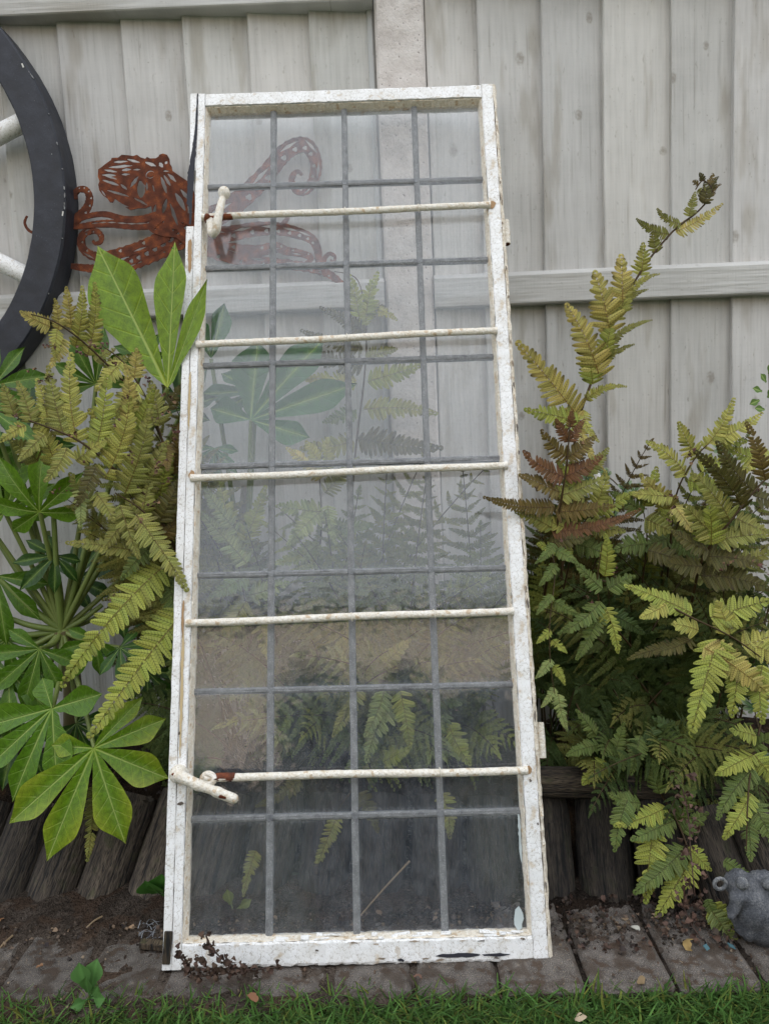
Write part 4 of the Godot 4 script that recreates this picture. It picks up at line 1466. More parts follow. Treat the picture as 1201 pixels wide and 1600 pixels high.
# ---------------------------------------------------------------- plants
func build_fatsia() -> void:
	var hub := at(97, 985, 0.17)
	var t := thing("fatsia_plant", "fatsia with glossy hand-shaped leaves, one yellow-green over the logs", "shrub", Vector3(hub.x, 0.12, hub.z))
	put(stalk([Vector3(hub.x - 0.02, 0.11, hub.z - 0.03), Vector3(hub.x + 0.005, hub.y - 0.1, hub.z - 0.01), hub], 0.017, 0.013, Color(0.16, 0.13, 0.06), 10), "stem", M.stem, t)
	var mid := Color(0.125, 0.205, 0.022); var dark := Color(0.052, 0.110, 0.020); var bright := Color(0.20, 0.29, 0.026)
	var face := Vector3(0.1, 0.25, 1.0)
	# the upright leaf whose pale underside faces us
	fatsia_leaf(t, at(262, 606, 0.235), at(252, 380, 0.20), Vector3(0.12, -0.05, 1.0), [[-23, 0.240, 0.049], [5.5, 0.228, 0.0295], [22.5, 0.180, 0.015]], Color(0.32, 0.37, 0.032), Color(0.34, 0.40, 0.035), hub, -0.04, "upright leaf with its paler underside towards the camera")
	# the yellowing leaf in front of the logs
	fatsia_leaf(t, at(147, 1169, 0.335), at(142, 1320, 0.375), Vector3(0.05, 0.35, 1.0), [[-136, 0.100, 0.017], [-110, 0.112, 0.026], [-66, 0.120, 0.030], [-19, 0.146, 0.031], [23, 0.172, 0.030], [50, 0.160, 0.029], [96, 0.064, 0.023]], Color(0.20, 0.30, 0.022), Color(0.58, 0.50, 0.085), hub, 0.06, "yellow-green leaf with paler margins")
	# the leaf left of it
	fatsia_leaf(t, at(82, 1107, 0.315), at(60, 1230, 0.35), Vector3(0.0, 0.4, 1.0), [[-112, 0.075, 0.024], [-13, 0.106, 0.029], [17, 0.148, 0.029], [42, 0.135, 0.027], [70, 0.118, 0.025], [150, 0.05, 0.02]], mid * 1.25, bright, hub, 0.1)
	var more := [
		# heart x, y, z, aim x, y, z, lobes, spread, size, tone
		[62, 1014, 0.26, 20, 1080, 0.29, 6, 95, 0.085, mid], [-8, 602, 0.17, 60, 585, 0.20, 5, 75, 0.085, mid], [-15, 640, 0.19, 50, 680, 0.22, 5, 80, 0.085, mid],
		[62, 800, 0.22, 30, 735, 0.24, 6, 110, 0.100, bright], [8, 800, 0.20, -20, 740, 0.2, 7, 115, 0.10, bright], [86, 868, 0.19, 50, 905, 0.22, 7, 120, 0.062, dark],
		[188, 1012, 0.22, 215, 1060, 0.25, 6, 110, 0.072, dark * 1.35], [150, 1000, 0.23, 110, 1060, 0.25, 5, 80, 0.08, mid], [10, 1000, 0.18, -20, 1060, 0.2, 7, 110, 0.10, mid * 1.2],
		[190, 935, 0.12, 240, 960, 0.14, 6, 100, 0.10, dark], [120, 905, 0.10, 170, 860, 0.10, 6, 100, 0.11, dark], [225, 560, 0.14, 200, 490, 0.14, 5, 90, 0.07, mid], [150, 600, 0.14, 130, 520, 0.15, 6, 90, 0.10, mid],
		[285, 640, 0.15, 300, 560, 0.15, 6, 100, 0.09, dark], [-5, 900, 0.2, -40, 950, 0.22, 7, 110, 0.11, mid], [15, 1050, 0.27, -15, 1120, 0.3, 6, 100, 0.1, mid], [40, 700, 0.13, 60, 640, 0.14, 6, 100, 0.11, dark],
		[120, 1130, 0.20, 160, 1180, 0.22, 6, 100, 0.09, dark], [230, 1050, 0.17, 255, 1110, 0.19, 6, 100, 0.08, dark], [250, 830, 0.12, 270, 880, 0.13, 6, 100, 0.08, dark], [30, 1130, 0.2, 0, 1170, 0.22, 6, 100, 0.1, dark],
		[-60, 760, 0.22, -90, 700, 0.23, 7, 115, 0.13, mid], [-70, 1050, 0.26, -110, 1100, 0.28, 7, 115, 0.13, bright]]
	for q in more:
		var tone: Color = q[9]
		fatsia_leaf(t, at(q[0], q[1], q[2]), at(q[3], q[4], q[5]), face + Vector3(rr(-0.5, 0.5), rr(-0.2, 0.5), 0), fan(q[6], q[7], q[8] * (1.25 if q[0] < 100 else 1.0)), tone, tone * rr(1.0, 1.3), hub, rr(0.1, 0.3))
	for q in [[84, 800, 0.20], [150, 800, 0.16], [0, 905, 0.20], [0, 960, 0.2], [0, 850, 0.15], [160, 945, 0.14], [-10, 990, 0.19], [75, 830, 0.13], [205, 760, 0.12]]:
		put(stalk([hub, hub.lerp(at(q[0], q[1], q[2]), 0.5) + Vector3(0, -0.004, 0.004), at(q[0], q[1], q[2])], 0.0058, 0.0038, Color(0.15, 0.20, 0.05)), "petiole", M.stem, t)
	# a second one behind the glass
	var hub2 := at(380, 900, 0.10)
	t = thing("fatsia_plant", "dark green fatsia seen through the left panes of the casement", "shrub", Vector3(hub2.x, 0.12, hub2.z))
	put(stalk([Vector3(hub2.x, 0.11, hub2.z), hub2, at(385, 760, 0.11)], 0.012, 0.009, Color(0.14, 0.12, 0.06), 10), "stem", M.stem, t)
	var sea := Color(0.060, 0.170, 0.052)
	fatsia_leaf(t, at(392, 656, 0.165), at(440, 560, 0.15), Vector3(0.05, 0.2, 1.0), [[-100, 0.07, 0.028], [-22, 0.135, 0.038], [14, 0.185, 0.036], [44, 0.185, 0.030], [80, 0.100, 0.026]], sea, sea * 1.1, hub2, 0.08)
	fatsia_leaf(t, at(400, 612, 0.11), at(318, 612, 0.12), Vector3(0.05, 0.4, 1.0), [[-30, 0.07, 0.02], [0, 0.095, 0.022], [32, 0.07, 0.02]], sea * 0.9, sea, hub2, 0.1)
	fatsia_leaf(t, at(330, 560, 0.10), at(345, 470, 0.09), Vector3(0.3, 0.2, 1.0), [[-25, 0.07, 0.02], [4, 0.10, 0.02]], sea * 1.1, sea * 1.2, hub2, 0.1)
	fatsia_leaf(t, at(335, 700, 0.16), at(330, 760, 0.18), Vector3(0.1, 0.4, 1.0), fan(5, 90, 0.07), sea * 1.2, sea * 1.4, hub2, 0.2)


func build_ferns() -> void:
	# ---- left, in front of the casement's edge
	var fern := thing("fern", "yellowing olive fern with browned tips spilling over the left stile", "fern", Vector3(-0.27, 0.12, 0.2))
	frond_drawn(fern, [300, 800, 0.17, 235, 650, 0.22, 160, 562, 0.26, 95, 508, 0.29, 45, 490, 0.30], 0.0022, [
		[112, 512, 104, 449, 0.27, 0.28, 30, "gold"], [118, 542, 129, 447, 0.27, 0.28, 32, "yellow"], [137, 555, 148, 442, 0.26, 0.27, 34, "yellow"], [92, 515, 86, 467, 0.28, 0.29, 24, "gold"], [78, 510, 33, 487, 0.28, 0.31, 34, "gold"],
		[90, 515, 88, 562, 0.29, 0.3, 26, "yellow"], [100, 530, 78, 575, 0.28, 0.3, 30, "gold"], [150, 565, 180, 545, 0.26, 0.24, 26, "olive"], [165, 580, 205, 555, 0.25, 0.23, 30, "olive"]], 0.4)
	frond_drawn(fern, [292, 900, 0.24, 240, 790, 0.29, 185, 738, 0.31, 125, 690, 0.33, 60, 662, 0.34, -10, 640, 0.34], 0.0024, [
		[122, 690, 112, 552, 0.32, 0.30, 50, "yellow", -0.06], [150, 706, 168, 588, 0.32, 0.30, 54, "lime", 0.05], [164, 748, 203, 622, 0.32, 0.31, 60, "yellow", 0.06], [196, 770, 234, 640, 0.31, 0.30, 56, "olive", 0.05], [100, 680, 76, 572, 0.33, 0.31, 46, "olive", -0.05],
		[76, 668, 58, 592, 0.33, 0.32, 40, "yellow"], [50, 660, 28, 596, 0.34, 0.33, 36, "olive"], [24, 652, 5, 600, 0.34, 0.34, 34, "olive"], [125, 765, 126, 826, 0.33, 0.35, 30, "pale", 0.0], [105, 700, 70, 752, 0.34, 0.36, 36, "olive"], [70, 680, 30, 720, 0.34, 0.36, 32, "olive"], [40, 665, 0, 690, 0.34, 0.35, 30, "yellow"],
		[150, 730, 120, 790, 0.33, 0.35, 36, "dusk"], [220, 780, 262, 690, 0.29, 0.27, 48, "olive"], [205, 800, 160, 860, 0.31, 0.33, 44, "olive"]], 0.35)
	frond_drawn(fern, [295, 930, 0.22, 275, 790, 0.24, 245, 660, 0.25, 200, 575, 0.26, 160, 540, 0.26], 0.0022, [
		[272, 740, 284, 655, 0.25, 0.25, 36, "bronze"], [250, 665, 236, 596, 0.25, 0.25, 44, "olive"], [232, 640, 175, 640, 0.26, 0.28, 46, "olive"], [258, 690, 262, 735, 0.26, 0.29, 30, "bronze"], [215, 600, 178, 655, 0.26, 0.29, 44, "yellow"], [210, 590, 214, 545, 0.26, 0.26, 36, "gold"],
		[190, 565, 150, 610, 0.27, 0.29, 40, "yellow"], [275, 770, 232, 730, 0.25, 0.27, 44, "dusk"], [280, 800, 240, 790, 0.25, 0.27, 40, "olive"], [262, 640, 285, 600, 0.24, 0.23, 26, "dusk"], [205, 640, 190, 700, 0.28, 0.3, 48, "lime"]], 0.5)
	frond_drawn(fern, [298, 960, 0.24, 262, 850, 0.29, 225, 800, 0.31, 180, 770, 0.32], 0.0024, [
		[214, 806, 293, 922, 0.32, 0.345, 54, "olive", -0.07], [240, 868, 104, 848, 0.30, 0.34, 44, "olive", 0.06], [188, 790, 218, 872, 0.32, 0.34, 42, "olive", 0.0], [250, 815, 284, 745, 0.29, 0.27, 46, "dusk"], [255, 840, 290, 800, 0.28, 0.27, 40, "bronze"], [240, 850, 190, 905, 0.31, 0.33, 40, "green"], [225, 800, 235, 750, 0.30, 0.29, 40, "olive"], [270, 880, 240, 930, 0.29, 0.3, 36, "green"],
		[150, 770, 178, 815, 0.33, 0.34, 36, "olive"]], 0.3)
	frond_drawn(fern, [300, 1000, 0.22, 270, 930, 0.28, 250, 886, 0.30], 0.0024, [
		[252, 888, 97, 1072, 0.305, 0.375, 66, "lime", 0.05], [262, 905, 282, 985, 0.29, 0.31, 46, "green", 0.0]], 0.18)
	frond_drawn(fern, [310, 1020, 0.24, 290, 950, 0.29], 0.0022, [
		[288, 955, 140, 1152, 0.31, 0.39, 74, "lime", 0.04], [285, 990, 268, 1060, 0.31, 0.34, 52, "green", 0.0]], 0.18)
	frond_drawn(fern, [200, 1180, 0.24, 165, 1225, 0.31], 0.0015, [
		[150, 1228, 137, 1345, 0.32, 0.37, 34, "olive", -0.05]], 0.3)
	for k in 8:
		var a := Vector3(-0.27 + rr(-0.05, 0.05), 0.13, 0.16 + rr(-0.04, 0.06))
		var e := at(rr(130, 290), rr(930, 1230), rr(0.12, 0.24))
		frond_grown(fern, a, a.lerp(e, 0.5) + Vector3(0, 0.09, 0.02), e, Vector3(0.1, 0.5, 1), 0.075, 13, "deep", "green", 0.3, 0.1)
	for k in 17:
		var a := Vector3(-0.24 + rr(-0.05, 0.05), 0.13, 0.14 + rr(-0.04, 0.04))
		var e := at(rr(90, 275), rr(600, 860), rr(0.14, 0.24))
		frond_grown(fern, a, a.lerp(e, 0.55) + Vector3(0.05, 0.1, 0.0), e, Vector3(0.1, 0.35, 1), 0.10, 16, "dusk" if k % 2 else "olive", ["olive", "yellow", "lime"][k % 3], 0.35, 0.3)

	withered(fern, [[44, 581], [44, 618], [67, 543], [118, 541], [141, 540], [123, 680], [151, 726], [264, 646], [268, 668], [262, 719], [229, 789], [102, 768], [56, 673], [160, 545], [185, 660], [205, 705], [255, 615], [236, 590], [95, 690], [175, 560], [270, 690], [266, 745], [240, 740], [215, 820], [30, 660], [85, 590], [180, 925], [196, 620]], 0.30)
	frond_drawn(fern, [200, 700, 0.27, 196, 640, 0.29], 0.0014, [[198, 660, 196, 570, 0.29, 0.30, 34, "gold", 0.1], [215, 690, 240, 610, 0.29, 0.29, 40, "lime"], [180, 700, 140, 640, 0.29, 0.31, 44, "yellow"], [60, 720, 20, 690, 0.31, 0.33, 44, "olive"], [90, 730, 50, 650, 0.32, 0.33, 46, "yellow"], [150, 790, 110, 740, 0.31, 0.33, 44, "olive"], [250, 780, 270, 710, 0.27, 0.27, 40, "lime"], [230, 830, 200, 780, 0.3, 0.31, 40, "olive"], [120, 720, 165, 690, 0.32, 0.33, 40, "yellow"]], 0.4)
	# ---- behind the glass
	fern = thing("fern", "fern behind the leaded panes with one frond rising past the rail", "fern", Vector3(-0.03, 0.12, 0.12))
	frond_drawn(fern, [540, 900, 0.12, 556, 700, 0.10, 568, 600, 0.09, 572, 520, 0.085, 560, 440, 0.08, 522, 424, 0.08], 0.0022, [
		[562, 520, 545, 430, 0.085, 0.085, 40, "lime", 0.1], [572, 500, 590, 425, 0.085, 0.085, 40, "lime", -0.1], [566, 545, 470, 516, 0.09, 0.1, 34, "dusk", -0.1], [566, 570, 456, 543, 0.09, 0.1, 40, "dusk", -0.1], [572, 520, 500, 480, 0.085, 0.09, 30, "dusk"],
		[575, 596, 662, 570, 0.09, 0.11, 44, "lime"], [556, 596, 468, 590, 0.09, 0.11, 42, "yellow"], [568, 640, 682, 646, 0.09, 0.12, 46, "olive"], [556, 640, 505, 660, 0.1, 0.12, 34, "green"], [560, 685, 690, 700, 0.1, 0.14, 50, "dusk"], [552, 690, 470, 700, 0.1, 0.13, 44, "olive"],
		[575, 480, 620, 500, 0.085, 0.09, 26, "yellow"], [572, 560, 620, 545, 0.09, 0.1, 30, "olive"]], 0.25)
	frond_drawn(fern, [470, 1000, 0.16, 500, 850, 0.19, 500, 760, 0.20, 495, 690, 0.20], 0.002, [
		[505, 745, 448, 700, 0.21, 0.22, 34, "gold"], [508, 735, 478, 690, 0.21, 0.22, 34, "yellow"], [512, 732, 512, 684, 0.21, 0.22, 32, "yellow"], [504, 800, 432, 790, 0.2, 0.22, 44, "pale"], [508, 770, 560, 715, 0.2, 0.21, 34, "olive"], [512, 790, 525, 850, 0.2, 0.23, 30, "pale"], [500, 800, 450, 850, 0.2, 0.23, 44, "pale"], [505, 830, 580, 820, 0.19, 0.22, 44, "green"], [500, 850, 430, 880, 0.19, 0.22, 40, "pale"]], 0.15)
	frond_drawn(fern, [400, 1050, 0.15, 380, 920, 0.20, 360, 820, 0.22], 0.002, [
		[385, 880, 312, 800, 0.22, 0.24, 44, "pale"], [380, 850, 415, 760, 0.21, 0.21, 40, "lime"], [370, 830, 320, 760, 0.22, 0.23, 38, "pale"], [385, 900, 330, 930, 0.22, 0.25, 44, "green"], [390, 930, 450, 910, 0.21, 0.24, 42, "pale"], [360, 820, 345, 750, 0.22, 0.22, 36, "lime"], [400, 960, 420, 1030, 0.2, 0.25, 44, "olive"], [385, 940, 350, 1010, 0.21, 0.26, 46, "olive"]], 0.15)
	frond_drawn(fern, [500, 1180, 0.16, 560, 1080, 0.24, 620, 1040, 0.27], 0.002, [
		[610, 1100, 572, 1190, 0.27, 0.30, 46, "pale"], [625, 1080, 640, 1170, 0.27, 0.30, 40, "lime"], [600, 1080, 570, 1150, 0.27, 0.30, 38, "pale"], [640, 1060, 700, 1030, 0.26, 0.27, 38, "olive"], [700, 1130, 735, 1195, 0.27, 0.30, 46, "lime"], [600, 1190, 640, 1170, 0.28, 0.3, 34, "lime"], [560, 1075, 520, 1150, 0.25, 0.29, 40, "olive"], [590, 1050, 640, 1000, 0.25, 0.26, 40, "olive"], [660, 1090, 720, 1100, 0.26, 0.28, 40, "green"], [690, 1100, 680, 1170, 0.26, 0.29, 40, "green"]], 0.15)
	frond_drawn(fern, [560, 1220, 0.24, 510, 1290, 0.30], 0.0015, [[530, 1270, 488, 1375, 0.30, 0.33, 30, "olive", 0.08], [470, 1220, 400, 1260, 0.3, 0.33, 30, "dusk"], [560, 1240, 590, 1300, 0.3, 0.32, 34, "dusk"], [690, 1240, 702, 1310, 0.31, 0.34, 34, "olive"], [400, 1330, 380, 1400, 0.32, 0.35, 26, "olive"]], 0.15)
	for k in 54:
		var a := Vector3(rr(-0.2, 0.2), 0.13, 0.12 + rr(-0.05, 0.07))
		var px := rr(330, 790) if k < 40 else rr(660, 840)
		var py := rr(700, 1190) if k < 40 else rr(860, 1190)
		var e := at(px, py, clampf(0.28 - (1000.0 - py) * 0.00025, 0.10, 0.30))
		if e.z > 0.43 - 0.334 * e.y:
			e.z = 0.43 - 0.334 * e.y
		frond_grown(fern, a, a.lerp(e, 0.5) + Vector3(0, 0.07, -0.03), e, Vector3(rr(-0.2, 0.2), 0.3, 1), rr(0.08, 0.115), 14, ["green", "deep", "lime"][k % 3], ["pale", "lime", "olive", "pale"][k % 4], 0.3, 0.12)
	# ---- right: tall yellow frond, bronze fronds, and the mound in front
	fern = thing("fern", "tall fern right of the casement with one curling frond against the fence", "fern", Vector3(0.30, 0.12, 0.14))
	frond_drawn(fern, [872, 960, 0.16, 890, 750, 0.17, 905, 652, 0.17, 930, 580, 0.165, 956, 510, 0.16, 1000, 425, 0.15, 1050, 362, 0.14, 1090, 330, 0.13, 1112, 300, 0.13, 1098, 282, 0.13, 1086, 296, 0.13], 0.0028, [
		[905, 655, 808, 535, 0.175, 0.19, 60, "gold", 0.06], [936, 590, 884, 476, 0.17, 0.18, 58, "gold", 0.04], [952, 520, 928, 424, 0.165, 0.17, 58, "gold", 0.05], [972, 475, 970, 398, 0.16, 0.16, 50, "gold", 0.05], [1000, 430, 1004, 380, 0.15, 0.155, 34, "yellow"], [1025, 395, 1020, 362, 0.145, 0.15, 26, "olive"],
		[905, 660, 820, 640, 0.18, 0.20, 46, "lime"], [945, 560, 955, 500, 0.165, 0.165, 40, "lime"], [965, 500, 985, 440, 0.16, 0.16, 40, "yellow"], [925, 600, 915, 540, 0.17, 0.175, 40, "lime"],
		[1045, 366, 994, 342, 0.14, 0.16, 22, "olive", -0.16], [1062, 350, 1026, 326, 0.14, 0.15, 20, "olive", -0.2], [1055, 362, 1128, 318, 0.14, 0.13, 28, "gold", 0.08], [1075, 338, 1085, 300, 0.14, 0.14, 22, "olive"], [1098, 318, 1100, 285, 0.135, 0.13, 26, "dusk", 0.2], [1108, 308, 1126, 288, 0.13, 0.12, 16, "bronze", -0.3], [1112, 296, 1122, 276, 0.13, 0.125, 15, "dusk", -0.3], [1106, 286, 1112, 270, 0.13, 0.125, 14, "bronze", 0.3], [1098, 283, 1092, 270, 0.13, 0.13, 13, "dusk"], [1090, 288, 1082, 282, 0.13, 0.13, 12, "bronze"], [1090, 296, 1098, 304, 0.13, 0.13, 12, "olive"], [1110, 300, 1100, 296, 0.13, 0.135, 13, "olive"],
		[980, 460, 1030, 428, 0.16, 0.17, 16, "yellow", -0.22], [968, 488, 1012, 452, 0.16, 0.17, 16, "olive", -0.25], [950, 540, 1018, 500, 0.165, 0.19, 18, "olive", -0.25], [935, 575, 990, 538, 0.17, 0.19, 18, "olive", -0.22], [915, 625, 978, 604, 0.17, 0.2, 20, "yellow", -0.25], [905, 660, 944, 735, 0.17, 0.22, 22, "gold", 0.2], [910, 640, 935, 690, 0.17, 0.2, 24, "yellow", 0.2]], 0.45)
	frond_drawn(fern, [850, 930, 0.22, 868, 830, 0.29, 884, 730, 0.31, 890, 660, 0.31], 0.0024, [
		[866, 792, 756, 777, 0.31, 0.345, 32, "bronze", -0.05], [874, 770, 812, 742, 0.31, 0.33, 42, "bronze"], [880, 745, 818, 705, 0.31, 0.33, 40, "rust"], [886, 715, 846, 672, 0.31, 0.32, 34, "bronze"], [888, 690, 868, 655, 0.31, 0.31, 26, "rust"], [868, 800, 960, 790, 0.30, 0.30, 40, "bronze", 0.06], [874, 775, 950, 745, 0.30, 0.30, 40, "olive"], [882, 745, 940, 712, 0.30, 0.29, 38, "rust"], [886, 715, 930, 680, 0.30, 0.29, 32, "bronze"], [889, 690, 912, 655, 0.31, 0.30, 24, "rust"], [862, 830, 1000, 795, 0.29, 0.27, 30, "rust", 0.08], [862, 825, 805, 800, 0.3, 0.32, 34, "olive"], [858, 850, 920, 840, 0.29, 0.30, 36, "dusk"], [890, 668, 892, 640, 0.31, 0.31, 18, "rust"]], 0.3)
	frond_drawn(fern, [1040, 920, 0.16, 1046, 860, 0.20, 1052, 790, 0.22, 1070, 740, 0.23, 1110, 690, 0.23, 1190, 645, 0.22], 0.002, [
		[1050, 800, 1000, 742, 0.22, 0.23, 42, "gold"], [1052, 790, 1080, 830, 0.23, 0.27, 36, "gold"], [1050, 775, 985, 770, 0.23, 0.24, 36, "yellow"], [1072, 742, 1010, 690, 0.23, 0.23, 40, "yellow"], [1090, 715, 1060, 660, 0.23, 0.23, 38, "yellow"], [1100, 700, 1146, 622, 0.23, 0.22, 34, "yellow"], [1120, 685, 1190, 644, 0.23, 0.22, 34, "yellow"], [1090, 720, 1140, 720, 0.22, 0.22, 40, "lime"], [1075, 750, 1130, 760, 0.22, 0.22, 42, "lime"], [1115, 690, 1165, 690, 0.22, 0.22, 34, "lime"], [1060, 790, 1010, 830, 0.22, 0.23, 40, "lime"], [1046, 830, 1090, 870, 0.2, 0.22, 44, "green"], [1046, 840, 990, 860, 0.2, 0.22, 40, "green"]], 0.25)
	frond_drawn(fern, [1080, 940, 0.22, 1098, 870, 0.27, 1140, 815, 0.29, 1180, 765, 0.29, 1230, 715, 0.28], 0.0026, [
		[1160, 795, 1085, 705, 0.29, 0.30, 44, "dusk"], [1180, 770, 1120, 690, 0.29, 0.29, 42, "dusk"], [1140, 815, 1080, 740, 0.29, 0.30, 46, "olive"], [1195, 750, 1165, 660, 0.29, 0.28, 36, "bronze"], [1120, 840, 1070, 790, 0.29, 0.30, 50, "olive"], [1105, 860, 1050, 830, 0.28, 0.29, 44, "dusk"], [1150, 810, 1200, 830, 0.28, 0.28, 44, "olive"], [1118, 845, 1200, 835, 0.28, 0.29, 44, "olive"], [1100, 870, 1190, 880, 0.27, 0.29, 50, "dusk"], [1175, 775, 1230, 790, 0.28, 0.28, 40, "dusk"], [1096, 885, 1040, 880, 0.27, 0.28, 44, "dusk"], [1110, 850, 1108, 790, 0.29, 0.30, 56, "lime"], [1095, 900, 1201, 920, 0.26, 0.29, 56, "dusk"]], 0.15)
	for k in 34:
		var a := Vector3(0.30 + rr(-0.06, 0.2), 0.13, 0.12 + rr(-0.05, 0.05))
		var e := at(rr(840, 1240), rr(680, 920), rr(0.08, 0.2))
		frond_grown(fern, a, a.lerp(e, 0.55) + Vector3(-0.02, 0.08, 0.0), e, Vector3(rr(-0.2, 0.2), 0.3, 1), 0.085, 15, ["deep", "green", "dusk"][k % 3], ["olive", "bronze", "green", "lime"][k % 4], 0.35, 0.25)
	frond_drawn(fern, [880, 920, 0.2, 900, 840, 0.25, 930, 790, 0.27], 0.0016, [[925, 800, 985, 770, 0.27, 0.27, 40, "lime"], [915, 815, 975, 830, 0.27, 0.28, 42, "olive"], [905, 830, 850, 810, 0.27, 0.3, 40, "yellow"], [930, 790, 945, 735, 0.27, 0.26, 34, "yellow"], [900, 850, 955, 870, 0.26, 0.28, 42, "green"], [895, 860, 840, 850, 0.27, 0.30, 40, "lime"], [912, 780, 860, 760, 0.28, 0.3, 36, "yellow"], [905, 760, 870, 720, 0.29, 0.3, 32, "lime"], [915, 740, 950, 700, 0.27, 0.26, 30, "olive"]], 0.35)
	frond_drawn(fern, [1000, 930, 0.18, 1010, 840, 0.22, 1000, 780, 0.23], 0.0016, [[1005, 800, 955, 770, 0.23, 0.24, 38, "green"], [1008, 810, 1050, 830, 0.23, 0.24, 44, "olive"], [1010, 850, 960, 860, 0.23, 0.25, 44, "green"], [1012, 860, 1075, 880, 0.23, 0.25, 46, "dusk"], [1005, 790, 1025, 730, 0.23, 0.22, 36, "lime"], [1150, 900, 1080, 905, 0.22, 0.24, 50, "olive"], [1150, 880, 1205, 860, 0.22, 0.23, 46, "olive"], [1190, 720, 1140, 700, 0.2, 0.21, 40, "lime"], [1195, 700, 1160, 740, 0.2, 0.22, 40, "yellow"]], 0.3)
	for k in 18:
		var a := Vector3(rr(0.30, 0.56), 0.13, 0.22)
		var e := at(rr(890, 1235), rr(1170, 1300), rr(0.33, 0.385))
		frond_grown(fern, a, a.lerp(e, 0.45) + Vector3(0, 0.07, 0.02), e, Vector3(rr(-0.2, 0.2), 0.6, 1), 0.06, 12, ["deep", "green", "deep"][k % 3], ["green", "olive", "deep"][k % 3], 0.3, 0.15)
	withered(fern, [[1050, 790], [1056, 775], [905, 680], [880, 845], [870, 850], [1100, 750], [1075, 720], [940, 880], [960, 885], [1150, 870], [1180, 880], [850, 770], [925, 940], [1196, 760]], 0.27)
	fern = thing("fern", "bushy yellow-green fern at the right edge hanging over the blackened logs", "fern", Vector3(0.44, 0.12, 0.22))
	frond_drawn(fern, [930, 905, 0.26, 1000, 925, 0.30, 1080, 965, 0.34, 1150, 1000, 0.35, 1230, 1060, 0.36], 0.0022, [
		[1080, 958, 976, 915, 0.33, 0.32, 46, "lime", 0.06], [1110, 965, 1201, 938, 0.33, 0.33, 62, "lime"], [1120, 1000, 1078, 1150, 0.35, 0.39, 66, "lime", -0.03], [1160, 1010, 1215, 990, 0.34, 0.34, 50, "yellow"], [1090, 985, 1050, 975, 0.34, 0.34, 40, "yellow"], [1100, 1012, 1210, 1095, 0.35, 0.38, 56, "gold", -0.05], [1150, 1030, 1142, 1120, 0.35, 0.38, 46, "lime"], [1190, 1040, 1190, 1130, 0.36, 0.39, 48, "lime"], [1140, 990, 1120, 940, 0.34, 0.33, 46, "yellow"], [1180, 1010, 1230, 1030, 0.35, 0.36, 46, "yellow"], [1040, 945, 1000, 965, 0.33, 0.34, 34, "yellow"], [1080, 1000, 1020, 1020, 0.33, 0.34, 34, "dusk"], [1060, 1010, 980, 1030, 0.32, 0.33, 30, "dusk"]], 0.12)
	frond_drawn(fern, [860, 850, 0.28, 866, 900, 0.31, 858, 980, 0.34, 862, 1060, 0.36, 880, 1140, 0.38], 0.0012, [
		[866, 850, 836, 880, 0.31, 0.33, 20, "green"], [868, 880, 842, 915, 0.31, 0.33, 22, "green"], [862, 930, 838, 960, 0.33, 0.35, 20, "green"], [866, 940, 905, 960, 0.33, 0.34, 22, "green"], [860, 985, 838, 1005, 0.34, 0.36, 18, "lime"], [862, 1000, 885, 1020, 0.34, 0.36, 18, "lime"], [860, 1030, 836, 1060, 0.35, 0.37, 20, "pale"], [864, 1040, 882, 1070, 0.35, 0.37, 18, "lime"], [866, 1075, 845, 1105, 0.36, 0.38, 18, "pale"], [872, 1085, 886, 1142, 0.37, 0.39, 24, "pale"], [868, 860, 902, 880, 0.31, 0.33, 24, "green"]], 0.15)
	frond_drawn(fern, [985, 1010, 0.25, 935, 940, 0.30, 940, 850, 0.31], 0.0018, [
		[938, 940, 872, 990, 0.31, 0.33, 36, "green"], [940, 920, 900, 880, 0.31, 0.31, 36, "green"], [944, 900, 945, 835, 0.31, 0.31, 34, "lime"], [950, 920, 990, 900, 0.3, 0.3, 38, "green"], [945, 950, 965, 1020, 0.31, 0.33, 34, "lime"], [955, 960, 1005, 990, 0.3, 0.31, 34, "deep"], [935, 960, 900, 1030, 0.31, 0.33, 34, "green"]], 0.1)
	frond_drawn(fern, [1020, 1220, 0.30, 1060, 1290, 0.37, 1078, 1340, 0.40, 1095, 1400, 0.425], 0.0018, [
		[1052, 1282, 986, 1312, 0.37, 0.40, 40, "green"], [1040, 1262, 960, 1290, 0.36, 0.39, 40, "lime"], [1020, 1300, 1008, 1410, 0.38, 0.42, 54, "lime", 0.03], [1070, 1325, 990, 1395, 0.39, 0.42, 48, "green"], [1078, 1345, 1025, 1432, 0.40, 0.43, 54, "lime", -0.04], [1058, 1285, 1085, 1215, 0.36, 0.35, 40, "green"], [1066, 1300, 1105, 1270, 0.37, 0.37, 36, "green"], [1074, 1325, 1110, 1360, 0.39, 0.41, 34, "lime"], [1000, 1255, 950, 1240, 0.36, 0.37, 36, "green"], [980, 1250, 960, 1330, 0.37, 0.4, 40, "green"], [1030, 1240, 1020, 1190, 0.35, 0.34, 36, "green"]], 0.15)
	frond_drawn(fern, [1190, 1120, 0.30, 1170, 1220, 0.38, 1165, 1330, 0.42], 0.0018, [
		[1176, 1180, 1118, 1210, 0.36, 0.38, 42, "lime"], [1176, 1200, 1120, 1280, 0.37, 0.40, 42, "green"], [1172, 1240, 1130, 1310, 0.38, 0.41, 40, "lime"], [1172, 1250, 1208, 1320, 0.38, 0.41, 44, "green"], [1178, 1180, 1215, 1230, 0.36, 0.38, 44, "lime"], [1168, 1280, 1172, 1345, 0.39, 0.42, 36, "green"], [1180, 1150, 1140, 1140, 0.35, 0.36, 40, "lime"], [1175, 1170, 1210, 1150, 0.35, 0.36, 40, "green"]], 0.1)
